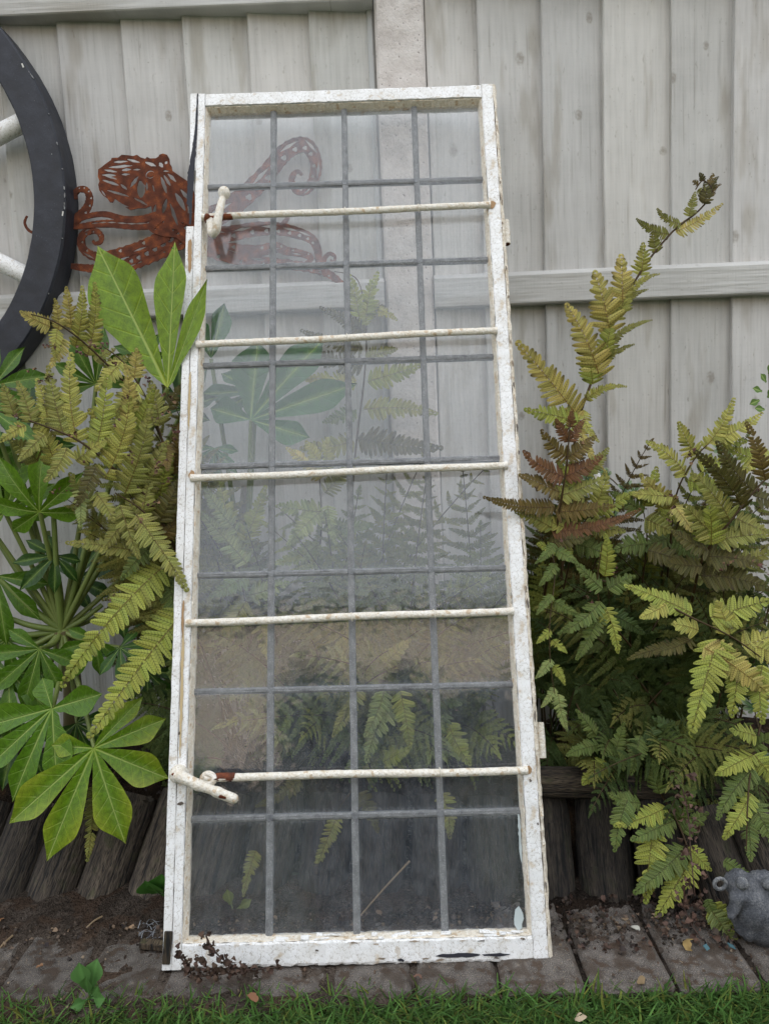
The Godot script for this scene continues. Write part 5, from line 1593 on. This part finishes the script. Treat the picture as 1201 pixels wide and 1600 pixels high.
	frond_drawn(fern, [900, 1100, 0.25, 930, 1160, 0.31, 950, 1200, 0.33], 0.0016, [
		[935, 1165, 885, 1180, 0.32, 0.34, 34, "green"], [945, 1190, 910, 1225, 0.33, 0.35, 36, "lime"], [950, 1190, 995, 1185, 0.32, 0.33, 36, "green"], [1010, 1140, 1050, 1190, 0.32, 0.34, 34, "deep"], [1000, 1150, 985, 1210, 0.32, 0.34, 36, "green"], [930, 1150, 900, 1110, 0.31, 0.31, 34, "green"], [1040, 1160, 1070, 1215, 0.32, 0.35, 34, "green"], [1060, 1150, 1020, 1120, 0.31, 0.31, 36, "deep"], [960, 1180, 975, 1130, 0.32, 0.31, 30, "green"]], 0.1)
	frond_drawn(fern, [1090, 1400, 0.43, 1115, 1425, 0.45], 0.0012, [
		[1110, 1415, 1188, 1498, 0.45, 0.475, 46, "lime", 0.03], [1112, 1425, 1168, 1510, 0.46, 0.48, 40, "pale", -0.06], [1105, 1405, 1118, 1440, 0.45, 0.46, 22, "green"], [1130, 1345, 1201, 1400, 0.42, 0.44, 24, "green"]], 0.25)
	for k in 64:
		var a := Vector3(rr(0.26, 0.60), 0.13, 0.16 + rr(-0.05, 0.06))
		var e := at(rr(835, 1250), rr(840, 1240), rr(0.12, 0.29))
		frond_grown(fern, a, a.lerp(e, 0.5) + Vector3(0, 0.09, 0.0), e, Vector3(rr(-0.2, 0.2), 0.4, 1), 0.075, 13, "deep", ["green", "deep", "olive"][k % 3], 0.3, 0.12)


# brown, shrivelled ends here and there on a fern
func withered(fern: Node3D, spots: Array, z: float) -> void:
	var mb := MB.new()
	for p in spots:
		var o := at(p[0], p[1], z + rr(0.0, 0.05))
		var dir := Vector3(rr(-1, 1), rr(-1, 0.6), rr(-0.2, 0.4)).normalized()
		for k in rng.randi_range(4, 9):
			curled(mb, o + dir * k * 0.0032 + Vector3(rr(-1, 1), rr(-1, 1), rr(-1, 1)) * 0.0035, rr(0.005, 0.009), Color(0.105, 0.046, 0.036) if k % 3 else Color(0.17, 0.10, 0.05))
	put(mb, "withered_tip", M.plain, fern, true).set_meta("kind", "stuff")


func build_ivy() -> void:
	for q in [["variegated ivy sprig climbing the fence above the white obelisk", [[920, 752], [948, 745], [972, 765], [988, 772], [975, 785], [955, 812]], 0.05], ["cream-edged ivy leaf peeping out beside the dark fern at the right", [[1128, 705], [1135, 722], [1112, 735]], 0.05], ["frilly variegated ivy low down at the right edge by the ferns", [[1186, 1080], [1194, 1098], [1178, 1106], [1198, 1190], [1190, 1205]], 0.30]]:
		var ps: Array = q[1]
		var a := at(ps[0][0], ps[0][1], q[2])
		var t := thing("ivy", q[0], "ivy", a)
		var line := []
		for p in ps:
			line.append(at(p[0], p[1], q[2] - 0.004))
		put(stalk(line, 0.0014, 0.0009, Color(0.12, 0.09, 0.05), 5), "stem", M.stem, t)
		for p in ps:
			var c := at(p[0], p[1], q[2])
			var ang := rr(-1, 1)
			var Y := Vector3(sin(ang), cos(ang), rr(-0.2, 0.3)).normalized()
			var X := Y.cross(Vector3(rr(-0.3, 0.3), 0.2, 1)).normalized()
			var mb := MB.new()
			palmate(mb, c, X, Y, [[-80, 0.013, 0.006], [-38, 0.018, 0.007], [0, 0.026, 0.008], [38, 0.018, 0.007], [80, 0.013, 0.006]], Color(0.045, 0.11, 0.04), Color(0.60, 0.62, 0.46), 0.1, 0.2, Color(0.2, 0.3, 0.12))
			put(mb, "leaf", M.sprout, t, true)
	# thin twig with small leaves at the right edge
	var t := thing("shrub_twig", "slender twig with small green leaves at the right edge against the fence", "twig", at(1215, 720, 0.08))
	put(stalk([at(1225, 740, 0.08), at(1205, 650, 0.08), at(1200, 580, 0.08)], 0.0014, 0.0008, Color(0.1, 0.08, 0.05), 5), "stem", M.stem, t)
	for p in [[1190, 612, -1.2], [1200, 585, 0.1], [1186, 625, -1.9], [1204, 600, 1.0], [1196, 598, -0.6], [1194, 640, -1.4], [1210, 640, 1.2], [1198, 622, 0.4]]:
		var mb := MB.new()
		var Y := Vector3(sin(p[2]), cos(p[2]), 0.2).normalized()
		palmate(mb, at(p[0], p[1], 0.08), Y.cross(Vector3(0.2, 0.3, 1)).normalized(), Y, [[0, 0.020, 0.006]], Color(0.09, 0.16, 0.035), Color(0.11, 0.18, 0.04), 0.1)
		put(mb, "leaf", M.sprout, t, true)


func weed(called: String, label: String, root: Vector3, leaves: Array, tone: Color) -> void:
	var t := thing(called, label, "weed", root)
	for q in leaves:
		# [px, py of the tip, z, half width as a share of the length]
		var tip := at(q[0], q[1], q[2])
		var Y := (tip - root).normalized()
		var l := root.distance_to(tip)
		var mb := MB.new()
		palmate(mb, root + Y * l * 0.3, Y.cross(Vector3(rr(-0.2, 0.2), 0.5, 1)).normalized(), Y, [[0, l * 0.7, l * q[3]]], tone * rr(0.9, 1.1), tone, 0.15, 0.3, tone * 1.5)
		var lf := put(mb, "leaf", M.sprout, t, true)
		put(stalk([root, root + Y * l * 0.2 + Vector3(0, 0.001, 0), root + Y * l * 0.36], 0.0012, 0.0009, tone * 1.2, 5), "stalk", M.stem, lf)


# ---------------------------------------------------------------- small things
func curled(mb: MB, o: Vector3, size: float, col: Color) -> void:
	# a dry leaf: a crumpled, curled little sheet
	var b := Basis.from_euler(Vector3(rr(0, TAU), rr(0, TAU), rr(0, TAU)))
	mb.col = col * rr(0.6, 1.3)
	var k0 := mb.v.size()
	var roll := rr(1.5, 4.5)
	for a in 6:
		for e in 4:
			var s := a / 5.0 - 0.5; var x := e / 3.0 - 0.5
			var w := 0.6 * cos(s * 2.6) * (1.0 + rr(-0.2, 0.2))
			var g := s * roll
			mb.add(o + b * (Vector3(sin(g) / roll, x * w, cos(g) / roll) * size + Vector3(rr(-1, 1), rr(-1, 1), rr(-1, 1)) * size * 0.06), b * Vector3(sin(g), 0, cos(g)), Vector2(s, x))
	for a in 5:
		for e in 3:
			var q := k0 + a * 4 + e
			mb.i.append_array([q, q + 1, q + 4, q + 1, q + 5, q + 4])


func build_litter() -> void:
	# the dead frond curled up at the foot of the left stile
	var t := thing("dead_fern_frond", "shrivelled dark brown fern frond propped on the casement's lower left corner", "dead frond", on_y(345, 1525))
	for path in [[[322, 1462, 0.52], [332, 1482, 0.522], [350, 1500, 0.525], [372, 1512, 0.53], [400, 1518, 0.53]], [[278, 1490, 0.525], [290, 1506, 0.53], [300, 1522, 0.53], [318, 1525, 0.535], [350, 1522, 0.53]], [[310, 1500, 0.53], [322, 1510, 0.53], [352, 1520, 0.53], [390, 1516, 0.53], [440, 1510, 0.525]]]:
		var line := []
		for p in path:
			line.append(at(p[0], p[1], p[2]))
		var st := put(stalk(line, 0.0012, 0.0008, Color(0.06, 0.028, 0.016), 5), "stalk", M.stem, t)
		var ctrl := PackedVector3Array()
		for p in line:
			ctrl.append(p)
		var mb := MB.new()
		for p in smooth_path(ctrl, 6):
			for e in 2:
				curled(mb, p + Vector3(rr(-1, 1), rr(-0.4, 1), rr(-0.3, 1)) * 0.006, rr(0.007, 0.013), Color(0.062, 0.034, 0.022))
		var c := put(mb, "curled_leaf", M.plain, st, true)
		c.set_meta("kind", "stuff")
	# dead brown fronds hanging at the right
	for q in [["dead brown fern frond hanging beside the stone ornament", [[1062, 1215, 0.37], [1075, 1280, 0.39], [1078, 1330, 0.41], [1085, 1400, 0.435]], 60], ["withered reddish frond tip resting on the pavers below the stone ornament", [[1068, 1385, 0.44], [1072, 1430, 0.45], [1110, 1490, 0.49], [1125, 1530, 0.51]], 46]]:
		var ctrl := PackedVector3Array()
		var line := []
		for p in q[1]:
			var w := at(p[0], p[1], p[2])
			ctrl.append(w); line.append(w)
		t = thing("dead_fern_frond", q[0], "dead frond", ctrl[3])
		put(stalk(line, 0.0012, 0.0008, Color(0.07, 0.035, 0.02), 5), "stalk", M.stem, t)
		var mb := MB.new()
		var path := smooth_path(ctrl, 12)
		for k in q[2]:
			var p := path[rng.randi() % path.size()]
			curled(mb, p + Vector3(rr(-1, 1), rr(-0.5, 0.5), rr(-0.3, 1)) * 0.016, rr(0.008, 0.015), Color(0.11, 0.06, 0.042))
		put(mb, "curled_leaf", M.plain, t, true).set_meta("kind", "stuff")
	# crumbs of bark and leaf along the foot of the logs
	var mb := MB.new()
	for k in 900:
		var x := rr(-0.62, 0.66)
		var z := 0.395 + absf(rng.randfn(0.0, 0.022)) + (0.03 if x > 0.2 else 0.0)
		curled(mb, Vector3(x, rr(0.0, 0.009), z), rr(0.004, 0.011), [Color(0.045, 0.032, 0.024), Color(0.10, 0.07, 0.05), Color(0.16, 0.11, 0.07), Color(0.03, 0.022, 0.018)][k % 4])
	for k in 420:
		var x := rr(0.22, 0.56)
		curled(mb, Vector3(x, rr(0.0, 0.012), rr(0.38, 0.50)), rr(0.005, 0.013), [Color(0.035, 0.024, 0.018), Color(0.09, 0.052, 0.036), Color(0.05, 0.035, 0.026)][k % 3])
	for k in 160:
		curled(mb, Vector3(rr(-0.6, 0.55), rr(-0.004, 0.004), rr(0.42, 0.56)), rr(0.003, 0.008), [Color(0.06, 0.035, 0.022), Color(0.2, 0.15, 0.1), Color(0.11, 0.07, 0.045)][k % 3])
	for k in 700:
		curled(mb, Vector3(rr(-0.9, 0.9), rr(0.128, 0.150), rr(0.03, 0.28)), rr(0.006, 0.016), [Color(0.045, 0.03, 0.02), Color(0.08, 0.05, 0.035), Color(0.03, 0.022, 0.018)][k % 3])
	struct(mb, "litter", M.plain, "stuff", true)
	for q in [["tan dry leaf curled on the paver beside the turquoise scraps", 1083, 1478, 0.030, Color(0.40, 0.27, 0.10)], ["thin dry leaf standing in the joint of the right pavers", 800, 1502, 0.0, Color()], ["orange brown leaf flake on the left paver near the grass", 62, 1508, 0.014, Color(0.34, 0.18, 0.09)], ["orange flake of bark at the left edge by the logs", 2, 1438, 0.012, Color(0.42, 0.22, 0.10)], ["brown leaf flake between the logs and the casement's foot", 207, 1448, 0.013, Color(0.30, 0.19, 0.11)], ["pale straw-coloured leaf scrap on the right paver above the grass", 998, 1528, 0.020, Color(0.36, 0.25, 0.13)], ["cream leaf scrap lying in the grass under the casement", 912, 1594, 0.022, Color(0.42, 0.33, 0.22)], ["curled rust-brown leaf in the grass right of the dead frond", 395, 1563, 0.020, Color(0.20, 0.09, 0.045)], ["small rust-brown leaf on the paver below the bottom rail", 652, 1528, 0.018, Color(0.16, 0.08, 0.05)], ["greyish white scrap of leaf among the debris at the right", 992, 1448, 0.020, Color(0.44, 0.42, 0.36)]]:
		if q[3] == 0.0:
			continue
		var p := on_y(q[1], q[2], 0.006)
		var lm := MB.new()
		rng.seed = int(q[1]) * 7
		curled(lm, p, q[3], q[4])
		for k in lm.v.size():  # lying low
			lm.v[k].y = p.y + (lm.v[k].y - p.y) * 0.45
		tag(put(lm, "dry_leaf", M.plain, self, true), q[0], "dry leaf")
	rng.seed = 4242
	for q in [["twig lying by the left edge of the pavers", [20, 1462], [-12, 1496]], ["straw-thin twig beside the foot of the logs at the left", [160, 1432], [135, 1450]], ["thin brown twig slanting behind the lowest panes", [640, 1345], [545, 1452]]]:
		var behind: bool = (q[0] as String).contains("panes")
		var a := at(q[1][0], q[1][1], 0.38) if behind else on_y(q[1][0], q[1][1], 0.008)
		var b := at(q[2][0], q[2][1], 0.42) if behind else on_y(q[2][0], q[2][1], 0.006)
		tag(put(stalk([a, a.lerp(b, 0.5) + Vector3(0, 0.002, 0), b], 0.0016, 0.0011, Color(0.24, 0.17, 0.10), 6), "twig", M.stem, self), q[0], "twig")
	# timber offcut beside the casement's corner, feathers, turquoise scraps
	mb = MB.new()
	mb.col = Color(0.95, 0.86, 0.7)
	var p := on_y(238, 1476, 0.006)
	mb.box(p, Vector3(0.034, 0.009, 0.012), 0.001, Basis.from_euler(Vector3(0, -0.12, -0.05)))
	tag(put(mb, "timber_offcut", M.log, self), "short flat offcut of timber poking out behind the casement's lower left corner", "offcut")
	mb = MB.new()
	for k in 26:
		var q := on_y(rr(216, 250), rr(1440, 1466), 0.006)
		mb.col = Color(0.30, 0.31, 0.33) * rr(0.5, 1.1)
		var d := Vector3(rr(-1, 1), rr(0, 0.5), rr(-1, 1)).normalized() * rr(0.006, 0.014)
		mb.tube(PackedVector3Array([q, q + d * 0.5 + Vector3(0, 0.002, 0), q + d]), [0.0007, 0.0005, 0.0002], 4)
	var fl := put(mb, "feather", M.plain, self)
	tag(fl, "wisp of pale grey down feather by the casement's lower left corner", "feather")
	for q in [[1142, 1478, 0.0075, "turquoise plastic scrap under the fallen fern leaf"], [1103, 1480, 0.006, "turquoise scrap beside the tan dry leaf"]]:
		mb = MB.new()
		mb.col = Color(0.055, 0.13, 0.15)
		var c := on_y(q[0], q[1], 0.010)
		mb.box(c, Vector3(q[2], 0.0012, q[2] * 1.2), 0.0003, Basis.from_euler(Vector3(0.5, rr(0, 2), rr(-0.2, 0.2))))
		tag(put(mb, "plastic_scrap", M.plain, self), q[3], "plastic scrap")
	weed("weed", "young weed with rounded leaves growing at the grass edge in front of the pavers", on_y(142, 1560, 0.0), [[122, 1506, 0.535, 0.26], [150, 1500, 0.53, 0.24], [114, 1574, 0.56, 0.24], [132, 1530, 0.55, 0.2], [150, 1545, 0.55, 0.2], [160, 1562, 0.56, 0.22]], Color(0.075, 0.165, 0.045))
	weed("weed", "tiny green seedling between the logs and the casement's left stile", on_y(256, 1400, 0.02), [[226, 1384, 0.41, 0.26], [250, 1376, 0.41, 0.26], [262, 1382, 0.41, 0.24]], Color(0.06, 0.17, 0.03))
	weed("weed", "small yellow-leaved seedling behind the lowest left pane", at(365, 1425, 0.38), [[392, 1406, 0.38, 0.2], [354, 1390, 0.375, 0.24], [372, 1440, 0.39, 0.2]], Color(0.11, 0.13, 0.03))


func build_ornaments() -> void:
	# a weathered stone frog, partly out of frame
	var c := on_y(1172, 1462, 0.0)
	var t := thing("stone_frog", "weathered grey stone frog ornament behind the fallen fern leaf", "ornament", c)
	var P := func(x: float, y: float, z: float) -> Vector3: return at(x, y, c.z + z)
	var mb := MB.new()
	lumps(mb, [[P.call(1200, 1432, -0.01), P.call(1235, 1425, -0.02), 0.040, 0.048], [P.call(1172, 1420, 0.008), P.call(1200, 1425, 0.0), 0.027, 0.036], [P.call(1168, 1448, 0.012), P.call(1215, 1452, 0.01), 0.017, 0.022],
		[P.call(1152, 1380, 0.0), P.call(1170, 1392, 0.0), 0.017, 0.022], [P.call(1192, 1382, -0.005), P.call(1205, 1388, -0.01), 0.018, 0.020], [P.call(1148, 1402, 0.018), P.call(1182, 1408, 0.02), 0.007, 0.008], [P.call(1150, 1405, 0.02), P.call(1142, 1432, 0.024), 0.007, 0.0055], [P.call(1210, 1405, 0.012), P.call(1240, 1420, 0.01), 0.010, 0.012]], 0.0032, 0.007, 0.0045)
	for k in mb.c.size():
		mb.c[k] = Color(0.62, 0.63, 0.66)
	put(mb, "body", M.stone, t)
	for e in [[1158, 1380], [1199, 1380]]:
		mb = MB.new()
		lumps(mb, [[P.call(e[0], e[1], 0.013), P.call(e[0], e[1], 0.014), 0.0085, 0.0085]], 0.002, 0.002, 0.0005)
		put(mb, "eye", M.stone, t)
	var ring := PackedVector3Array()
	var rc: Vector3 = P.call(1124, 1381, 0.018)
	for s in 13:
		ring.append(rc + Vector3(cos(TAU * s / 12), sin(TAU * s / 12), 0) * 0.0075)
	mb = MB.new()
	mb.tube(ring, [0.0026], 8, false)
	tag(put(mb, "stone_ring", M.stone, self), "small grey stone ring next to the frog ornament's snout", "stone ring")
	# white obelisk behind the ferns
	var top := at(932, 742, 0.075)
	t = thing("garden_obelisk", "white painted pointed garden obelisk mostly hidden behind the right ferns", "obelisk", Vector3(top.x, 0.12, top.z))
	for k in 4:
		var sx: float = [-1, 1, 1, -1][k]; var sz: float = [-1, -1, 1, 1][k]
		var foot := Vector3(top.x + sx * 0.075, 0.11, top.z + sz * 0.05)
		var head := top + Vector3(sx * 0.006, -0.012, sz * 0.006)
		var d := (head - foot)
		var y := d.normalized()
		var x := y.cross(Vector3(0, 0, 1)).normalized()
		mb = MB.new()
		mb.shift = Vector2(rr(0, 1), rr(0, 1))
		mb.box(foot + d * 0.5, Vector3(0.013, d.length(), 0.013), 0.001, Basis(x, y, x.cross(y)))
		put(mb, "leg", M.paint, t)
	for f in [0.12, 0.3, 0.5, 0.68, 0.84]:
		var y := lerpf(0.11, top.y, f)
		var w := lerpf(0.075, 0.006, f)
		mb = MB.new()
		mb.shift = Vector2(rr(0, 1), rr(0, 1))
		mb.box(Vector3(top.x, y, top.z + lerpf(0.05, 0.006, f) + 0.008), Vector3(w * 2.0 + 0.012, 0.016, 0.006), 0.001)
		put(mb, "rung", M.paint, t)
	mb = MB.new()
	lumps(mb, [[top - Vector3(0, 0.016, 0), top + Vector3(0, 0.006, 0), 0.011, 0.004]], 0.002, 0.002)
	put(mb, "finial", M.paint, t)
	# white trough
	var a := at(998, 905, 0.09); var b := at(1112, 1180, 0.09)
	t = thing("planter", "white painted planter box glimpsed between the right hand fern stalks", "planter", Vector3((a.x + b.x) * 0.5, 0.12, 0.08))
	mb = MB.new()
	mb.box(Vector3((a.x + b.x) * 0.5, 0.25, 0.075), Vector3(0.13, 0.27, 0.07), 0.003)
	put(mb, "body", M.paint, t)
	mb = MB.new()
	mb.box(Vector3((a.x + b.x) * 0.5, 0.395, 0.075), Vector3(0.15, 0.022, 0.08), 0.003)
	put(mb, "lip", M.paint, t)


func build_grass() -> void:
	var mb := MB.new()
	var k0 := 0
	for k in 5:
		var s := k / 4.0
		var w := 0.0016 * (1.0 - s * 0.85)
		var p := Vector3(0, 0.030 * s - 0.006 * s * s, 0.015 * s * s)
		mb.add(p - Vector3(w, 0, 0), Vector3(-0.5, 0.25, 0.85).normalized(), Vector2(0, s))
		mb.add(p + Vector3(w, 0, 0), Vector3(0.5, 0.25, 0.85).normalized(), Vector2(1, s))
	for k in 4:
		var q := k * 2
		mb.i.append_array([q, q + 2, q + 1, q + 1, q + 2, q + 3])
	var mm := MultiMesh.new()
	mm.transform_format = MultiMesh.TRANSFORM_3D
	mm.use_colors = true
	mm.mesh = mb.mesh()
	var spots := []
	var f := FastNoiseLite.new()
	f.seed = 3
	f.frequency = 12.0
	for k in 95000:
		var near := k < 76000
		var x := rr(-0.95, 0.95)
		var edge := 0.545 + 0.03 * (x + 0.05) + 0.014 * f.get_noise_2d(x, 0.0)
		var z := edge + (absf(rr(-1, 1)) * 0.26 if near else 0.2 + rng.randf() * 1.1)
		spots.append(Vector3(x, -0.019 + rr(-0.005, 0.004), z))
	mm.instance_count = spots.size()
	for k in spots.size():
		var s := rr(0.65, 1.35)
		var b := Basis.from_euler(Vector3(rr(0.0, 1.25), rr(0, TAU), rr(-0.4, 0.4)), EULER_ORDER_YXZ).scaled(Vector3(s * 1.25, s, s))
		mm.set_instance_transform(k, Transform3D(b, spots[k]))
		var g := rr(0.55, 1.35)
		var yel := pow(rng.randf(), 5.0)
		mm.set_instance_color(k, Color(lerpf(0.115, 0.26, yel) * g, lerpf(0.25, 0.27, yel) * g, 0.055 * g))
	var o := MultiMeshInstance3D.new()
	o.name = "grass"
	o.multimesh = mm
	var m: StandardMaterial3D = mat("grass", 0.45)
	m.backlight_enabled = true
	m.backlight = Color(0.3, 0.3, 0.3)
	o.material_override = m
	o.set_meta("kind", "stuff")
	o.set_meta("label", "short green grass along the front of the pavers")
	add_child(o, true)


# ---------------------------------------------------------------- behind the camera: what the panes mirror
func build_behind() -> void:
	var t := thing("house", "brick house behind the camera, mirrored faintly in the panes", "house", Vector3(0, 0, 6.2))
	var mb := MB.new()
	mb.col = Color(0.72, 0.63, 0.56)
	mb.box(Vector3(0.5, 1.45, 6.5), Vector3(11, 3.0, 0.3), 0.01)
	put(mb, "wall", M.plain, t)
	mb = MB.new()
	mb.col = Color(0.30, 0.26, 0.24)
	mb.face([Vector3(-5.2, 2.98, 6.2), Vector3(6.2, 2.98, 6.2), Vector3(6.2, 3.4, 8.9), Vector3(-5.2, 3.4, 8.9)], Vector3(0, 1, -0.5))
	put(mb, "roof", M.plain, t)
	for x in [-2.6, 2.4]:
		mb = MB.new()
		mb.col = Color(0.75, 0.75, 0.75)
		mb.box(Vector3(x, 1.5, 6.33), Vector3(1.5, 1.2, 0.06), 0.01)
		var w := put(mb, "window", M.plain, t)
		mb = MB.new()
		mb.col = Color(0.05, 0.055, 0.06)
		mb.box(Vector3(x, 1.5, 6.298), Vector3(1.36, 1.06, 0.02), 0.0)
		put(mb, "windowpane", M.sprout, w)
	mb = MB.new()
	mb.col = Color(0.030, 0.040, 0.018)
	lumps(mb, [[Vector3(-0.45, 0.2, 4.3), Vector3(-0.45, 1.42, 4.3), 0.34, 0.26], [Vector3(0.1, 0.2, 4.3), Vector3(0.1, 1.36, 4.35), 0.4, 0.28], [Vector3(0.7, 0.2, 4.35), Vector3(0.7, 1.24, 4.35), 0.42, 0.32], [Vector3(1.4, 0.2, 4.4), Vector3(1.4, 1.22, 4.4), 0.45, 0.34], [Vector3(2.2, 0.2, 4.4), Vector3(2.2, 1.25, 4.4), 0.5, 0.34], [Vector3(3.1, 0.2, 4.4), Vector3(3.1, 1.2, 4.4), 0.5, 0.36]], 0.07, 0.15, 0.12)
	tag(put(mb, "hedge", M.plain, self), "dark clipped hedge behind the camera, mirrored in the lower panes", "hedge")
	mb = MB.new()
	mb.col = Color(0.034, 0.042, 0.020)
	lumps(mb, [[Vector3(-0.9, 0.2, 5.6), Vector3(-0.9, 0.98, 5.6), 0.34, 0.3], [Vector3(-1.6, 0.2, 5.6), Vector3(-1.6, 0.92, 5.6), 0.42, 0.32], [Vector3(-2.4, 0.2, 5.6), Vector3(-2.4, 0.98, 5.6), 0.45, 0.34], [Vector3(-3.2, 0.2, 5.6), Vector3(-3.2, 0.9, 5.6), 0.45, 0.34], [Vector3(-4.0, 0.2, 5.6), Vector3(-4.0, 1.0, 5.6), 0.45, 0.34]], 0.07, 0.15, 0.12)
	tag(put(mb, "hedge", M.plain, self), "low shrubs along the house wall, mirrored in the lowest left pane", "hedge")
	# the photographer crouching with the phone held up
	t = thing("person", "person in dark clothes crouching and holding up a phone to take the picture", "person", Vector3(0.0, -0.03, 1.85))
	mb = MB.new()
	mb.col = Color(0.035, 0.037, 0.045)
	var z := 1.80
	lumps(mb, [[Vector3(0, 0.16, z + 0.12), Vector3(0, 0.32, z + 0.06), 0.18, 0.18], [Vector3(0, 0.32, z + 0.06), Vector3(0, 0.50, z - 0.02), 0.18, 0.17], [Vector3(-0.14, 0.52, z - 0.02), Vector3(0.14, 0.52, z - 0.02), 0.085, 0.085], [Vector3(0, 0.54, z - 0.03), Vector3(0, 0.62, z - 0.07), 0.055, 0.05],
		[Vector3(-0.17, 0.57, z - 0.03), Vector3(-0.33, 0.66, z - 0.12), 0.075, 0.058], [Vector3(-0.33, 0.66, z - 0.12), Vector3(-0.06, 0.62, z - 0.27), 0.055, 0.034], [Vector3(0.17, 0.57, z - 0.03), Vector3(0.33, 0.66, z - 0.12), 0.075, 0.058], [Vector3(0.33, 0.66, z - 0.12), Vector3(0.06, 0.62, z - 0.27), 0.055, 0.034],
		[Vector3(-0.10, 0.12, z + 0.08), Vector3(-0.16, 0.30, z - 0.22), 0.095, 0.075], [Vector3(-0.16, 0.30, z - 0.22), Vector3(-0.16, 0.02, z - 0.10), 0.07, 0.05], [Vector3(0.10, 0.12, z + 0.08), Vector3(0.18, 0.06, z - 0.20), 0.095, 0.075], [Vector3(0.18, 0.06, z - 0.20), Vector3(0.17, 0.03, z + 0.18), 0.07, 0.05], [Vector3(-0.16, 0.0, z - 0.10), Vector3(-0.16, 0.0, z - 0.24), 0.04, 0.032]], 0.018, 0.05)
	put(mb, "body", M.plain, t)
	mb = MB.new()
	mb.col = Color(0.42, 0.26, 0.19)
	lumps(mb, [[Vector3(0, 0.715, z - 0.085), Vector3(0, 0.69, z - 0.095), 0.086, 0.078], [Vector3(0, 0.655, z - 0.115), Vector3(0, 0.64, z - 0.125), 0.05, 0.04], [Vector3(0, 0.69, z - 0.175), Vector3(0, 0.675, z - 0.186), 0.009, 0.013], [Vector3(-0.08, 0.69, z - 0.08), Vector3(-0.085, 0.67, z - 0.08), 0.016, 0.012], [Vector3(0.08, 0.69, z - 0.08), Vector3(0.085, 0.67, z - 0.08), 0.016, 0.012]], 0.006, 0.02)
	put(mb, "head", M.plain, t)
	mb = MB.new()
	mb.col = Color(0.03, 0.022, 0.016)
	lumps(mb, [[Vector3(0, 0.745, z - 0.07), Vector3(0, 0.70, z - 0.045), 0.084, 0.080]], 0.008, 0.01)
	put(mb, "hair", M.plain, t)
	for sx: float in [-1.0, 1.0]:
		mb = MB.new()
		mb.col = Color(0.42, 0.26, 0.19)
		var caps := [[Vector3(sx * 0.055, 0.60, z - 0.275), Vector3(sx * 0.050, 0.635, z - 0.30), 0.026, 0.030]]
		for k in 4:
			var y := 0.615 + k * 0.019
			caps.append([Vector3(sx * 0.052, y, z - 0.30), Vector3(sx * 0.046, y + 0.004, z - 0.335), 0.0095, 0.009])
			caps.append([Vector3(sx * 0.046, y + 0.004, z - 0.335), Vector3(sx * 0.022, y + 0.006, z - 0.350), 0.009, 0.008])
		caps.append([Vector3(sx * 0.048, 0.615, z - 0.295), Vector3(sx * 0.030, 0.64, z - 0.318), 0.011, 0.009])
		lumps(mb, caps, 0.005, 0.006)
		put(mb, "hand", M.plain, t)
	mb = MB.new()
	mb.col = Color(0.02, 0.02, 0.022)
	mb.box(Vector3(0, 0.655, z - 0.335), Vector3(0.075, 0.155, 0.008), 0.003)
	tag(put(mb, "phone", M.sprout, self), "black phone held up in the crouching person's two hands", "phone")


func _ready() -> void:
	rng.seed = 20240
	view = Basis.from_euler(Vector3(deg_to_rad(-6.4), 0.0, deg_to_rad(-2.5)))
	win_basis = Basis(Vector3(0.99984, -0.01493, 0.01031), Vector3(0.01742, 0.94843, -0.31651), Vector3(-0.00506, 0.31663, 0.94853)).orthonormalized()
	var cam := Camera3D.new()
	cam.name = "camera"
	cam.transform = Transform3D(view, EYE)
	cam.fov = rad_to_deg(2.0 * atan(800.0 / FOCAL))
	cam.near = 0.02
	cam.far = 200.0
	add_child(cam)
	cam.current = true
	var env := Environment.new()
	env.background_mode = Environment.BG_SKY
	var sky := Sky.new()
	var sm := ProceduralSkyMaterial.new()
	sm.sky_top_color = Color(0.94, 0.965, 1.0)
	sm.sky_horizon_color = Color(0.74, 0.755, 0.78)
	sm.sky_curve = 0.3
	sm.ground_bottom_color = Color(0.16, 0.18, 0.12)
	sm.ground_horizon_color = Color(0.5, 0.5, 0.48)
	sm.energy_multiplier = 1.0
	sky.sky_material = sm
	env.sky = sky
	env.tonemap_mode = Environment.TONE_MAPPER_LINEAR
	env.tonemap_exposure = EXPOSURE
	env.sdfgi_enabled = true
	env.ssao_enabled = true
	env.ssil_enabled = true
	var we := WorldEnvironment.new()
	we.name = "world"
	we.environment = env
	add_child(we)
	var sun := DirectionalLight3D.new()
	sun.name = "sun"
	sun.light_energy = 1.1
	sun.light_angular_distance = 0.6
	sun.light_color = Color(1.0, 0.94, 0.86)
	sun.shadow_enabled = true
	sun.sky_mode = DirectionalLight3D.SKY_MODE_LIGHT_ONLY
	sun.rotation = Vector3(deg_to_rad(-35), deg_to_rad(188), 0)
	add_child(sun)
	make_materials()
	build_ground()
	build_fence()
	build_edging()
	build_window()
	build_wheel()
	build_octopus()
	build_fatsia()
	build_ferns()
	build_ivy()
	build_ornaments()
	build_litter()
	build_grass()
	build_behind()
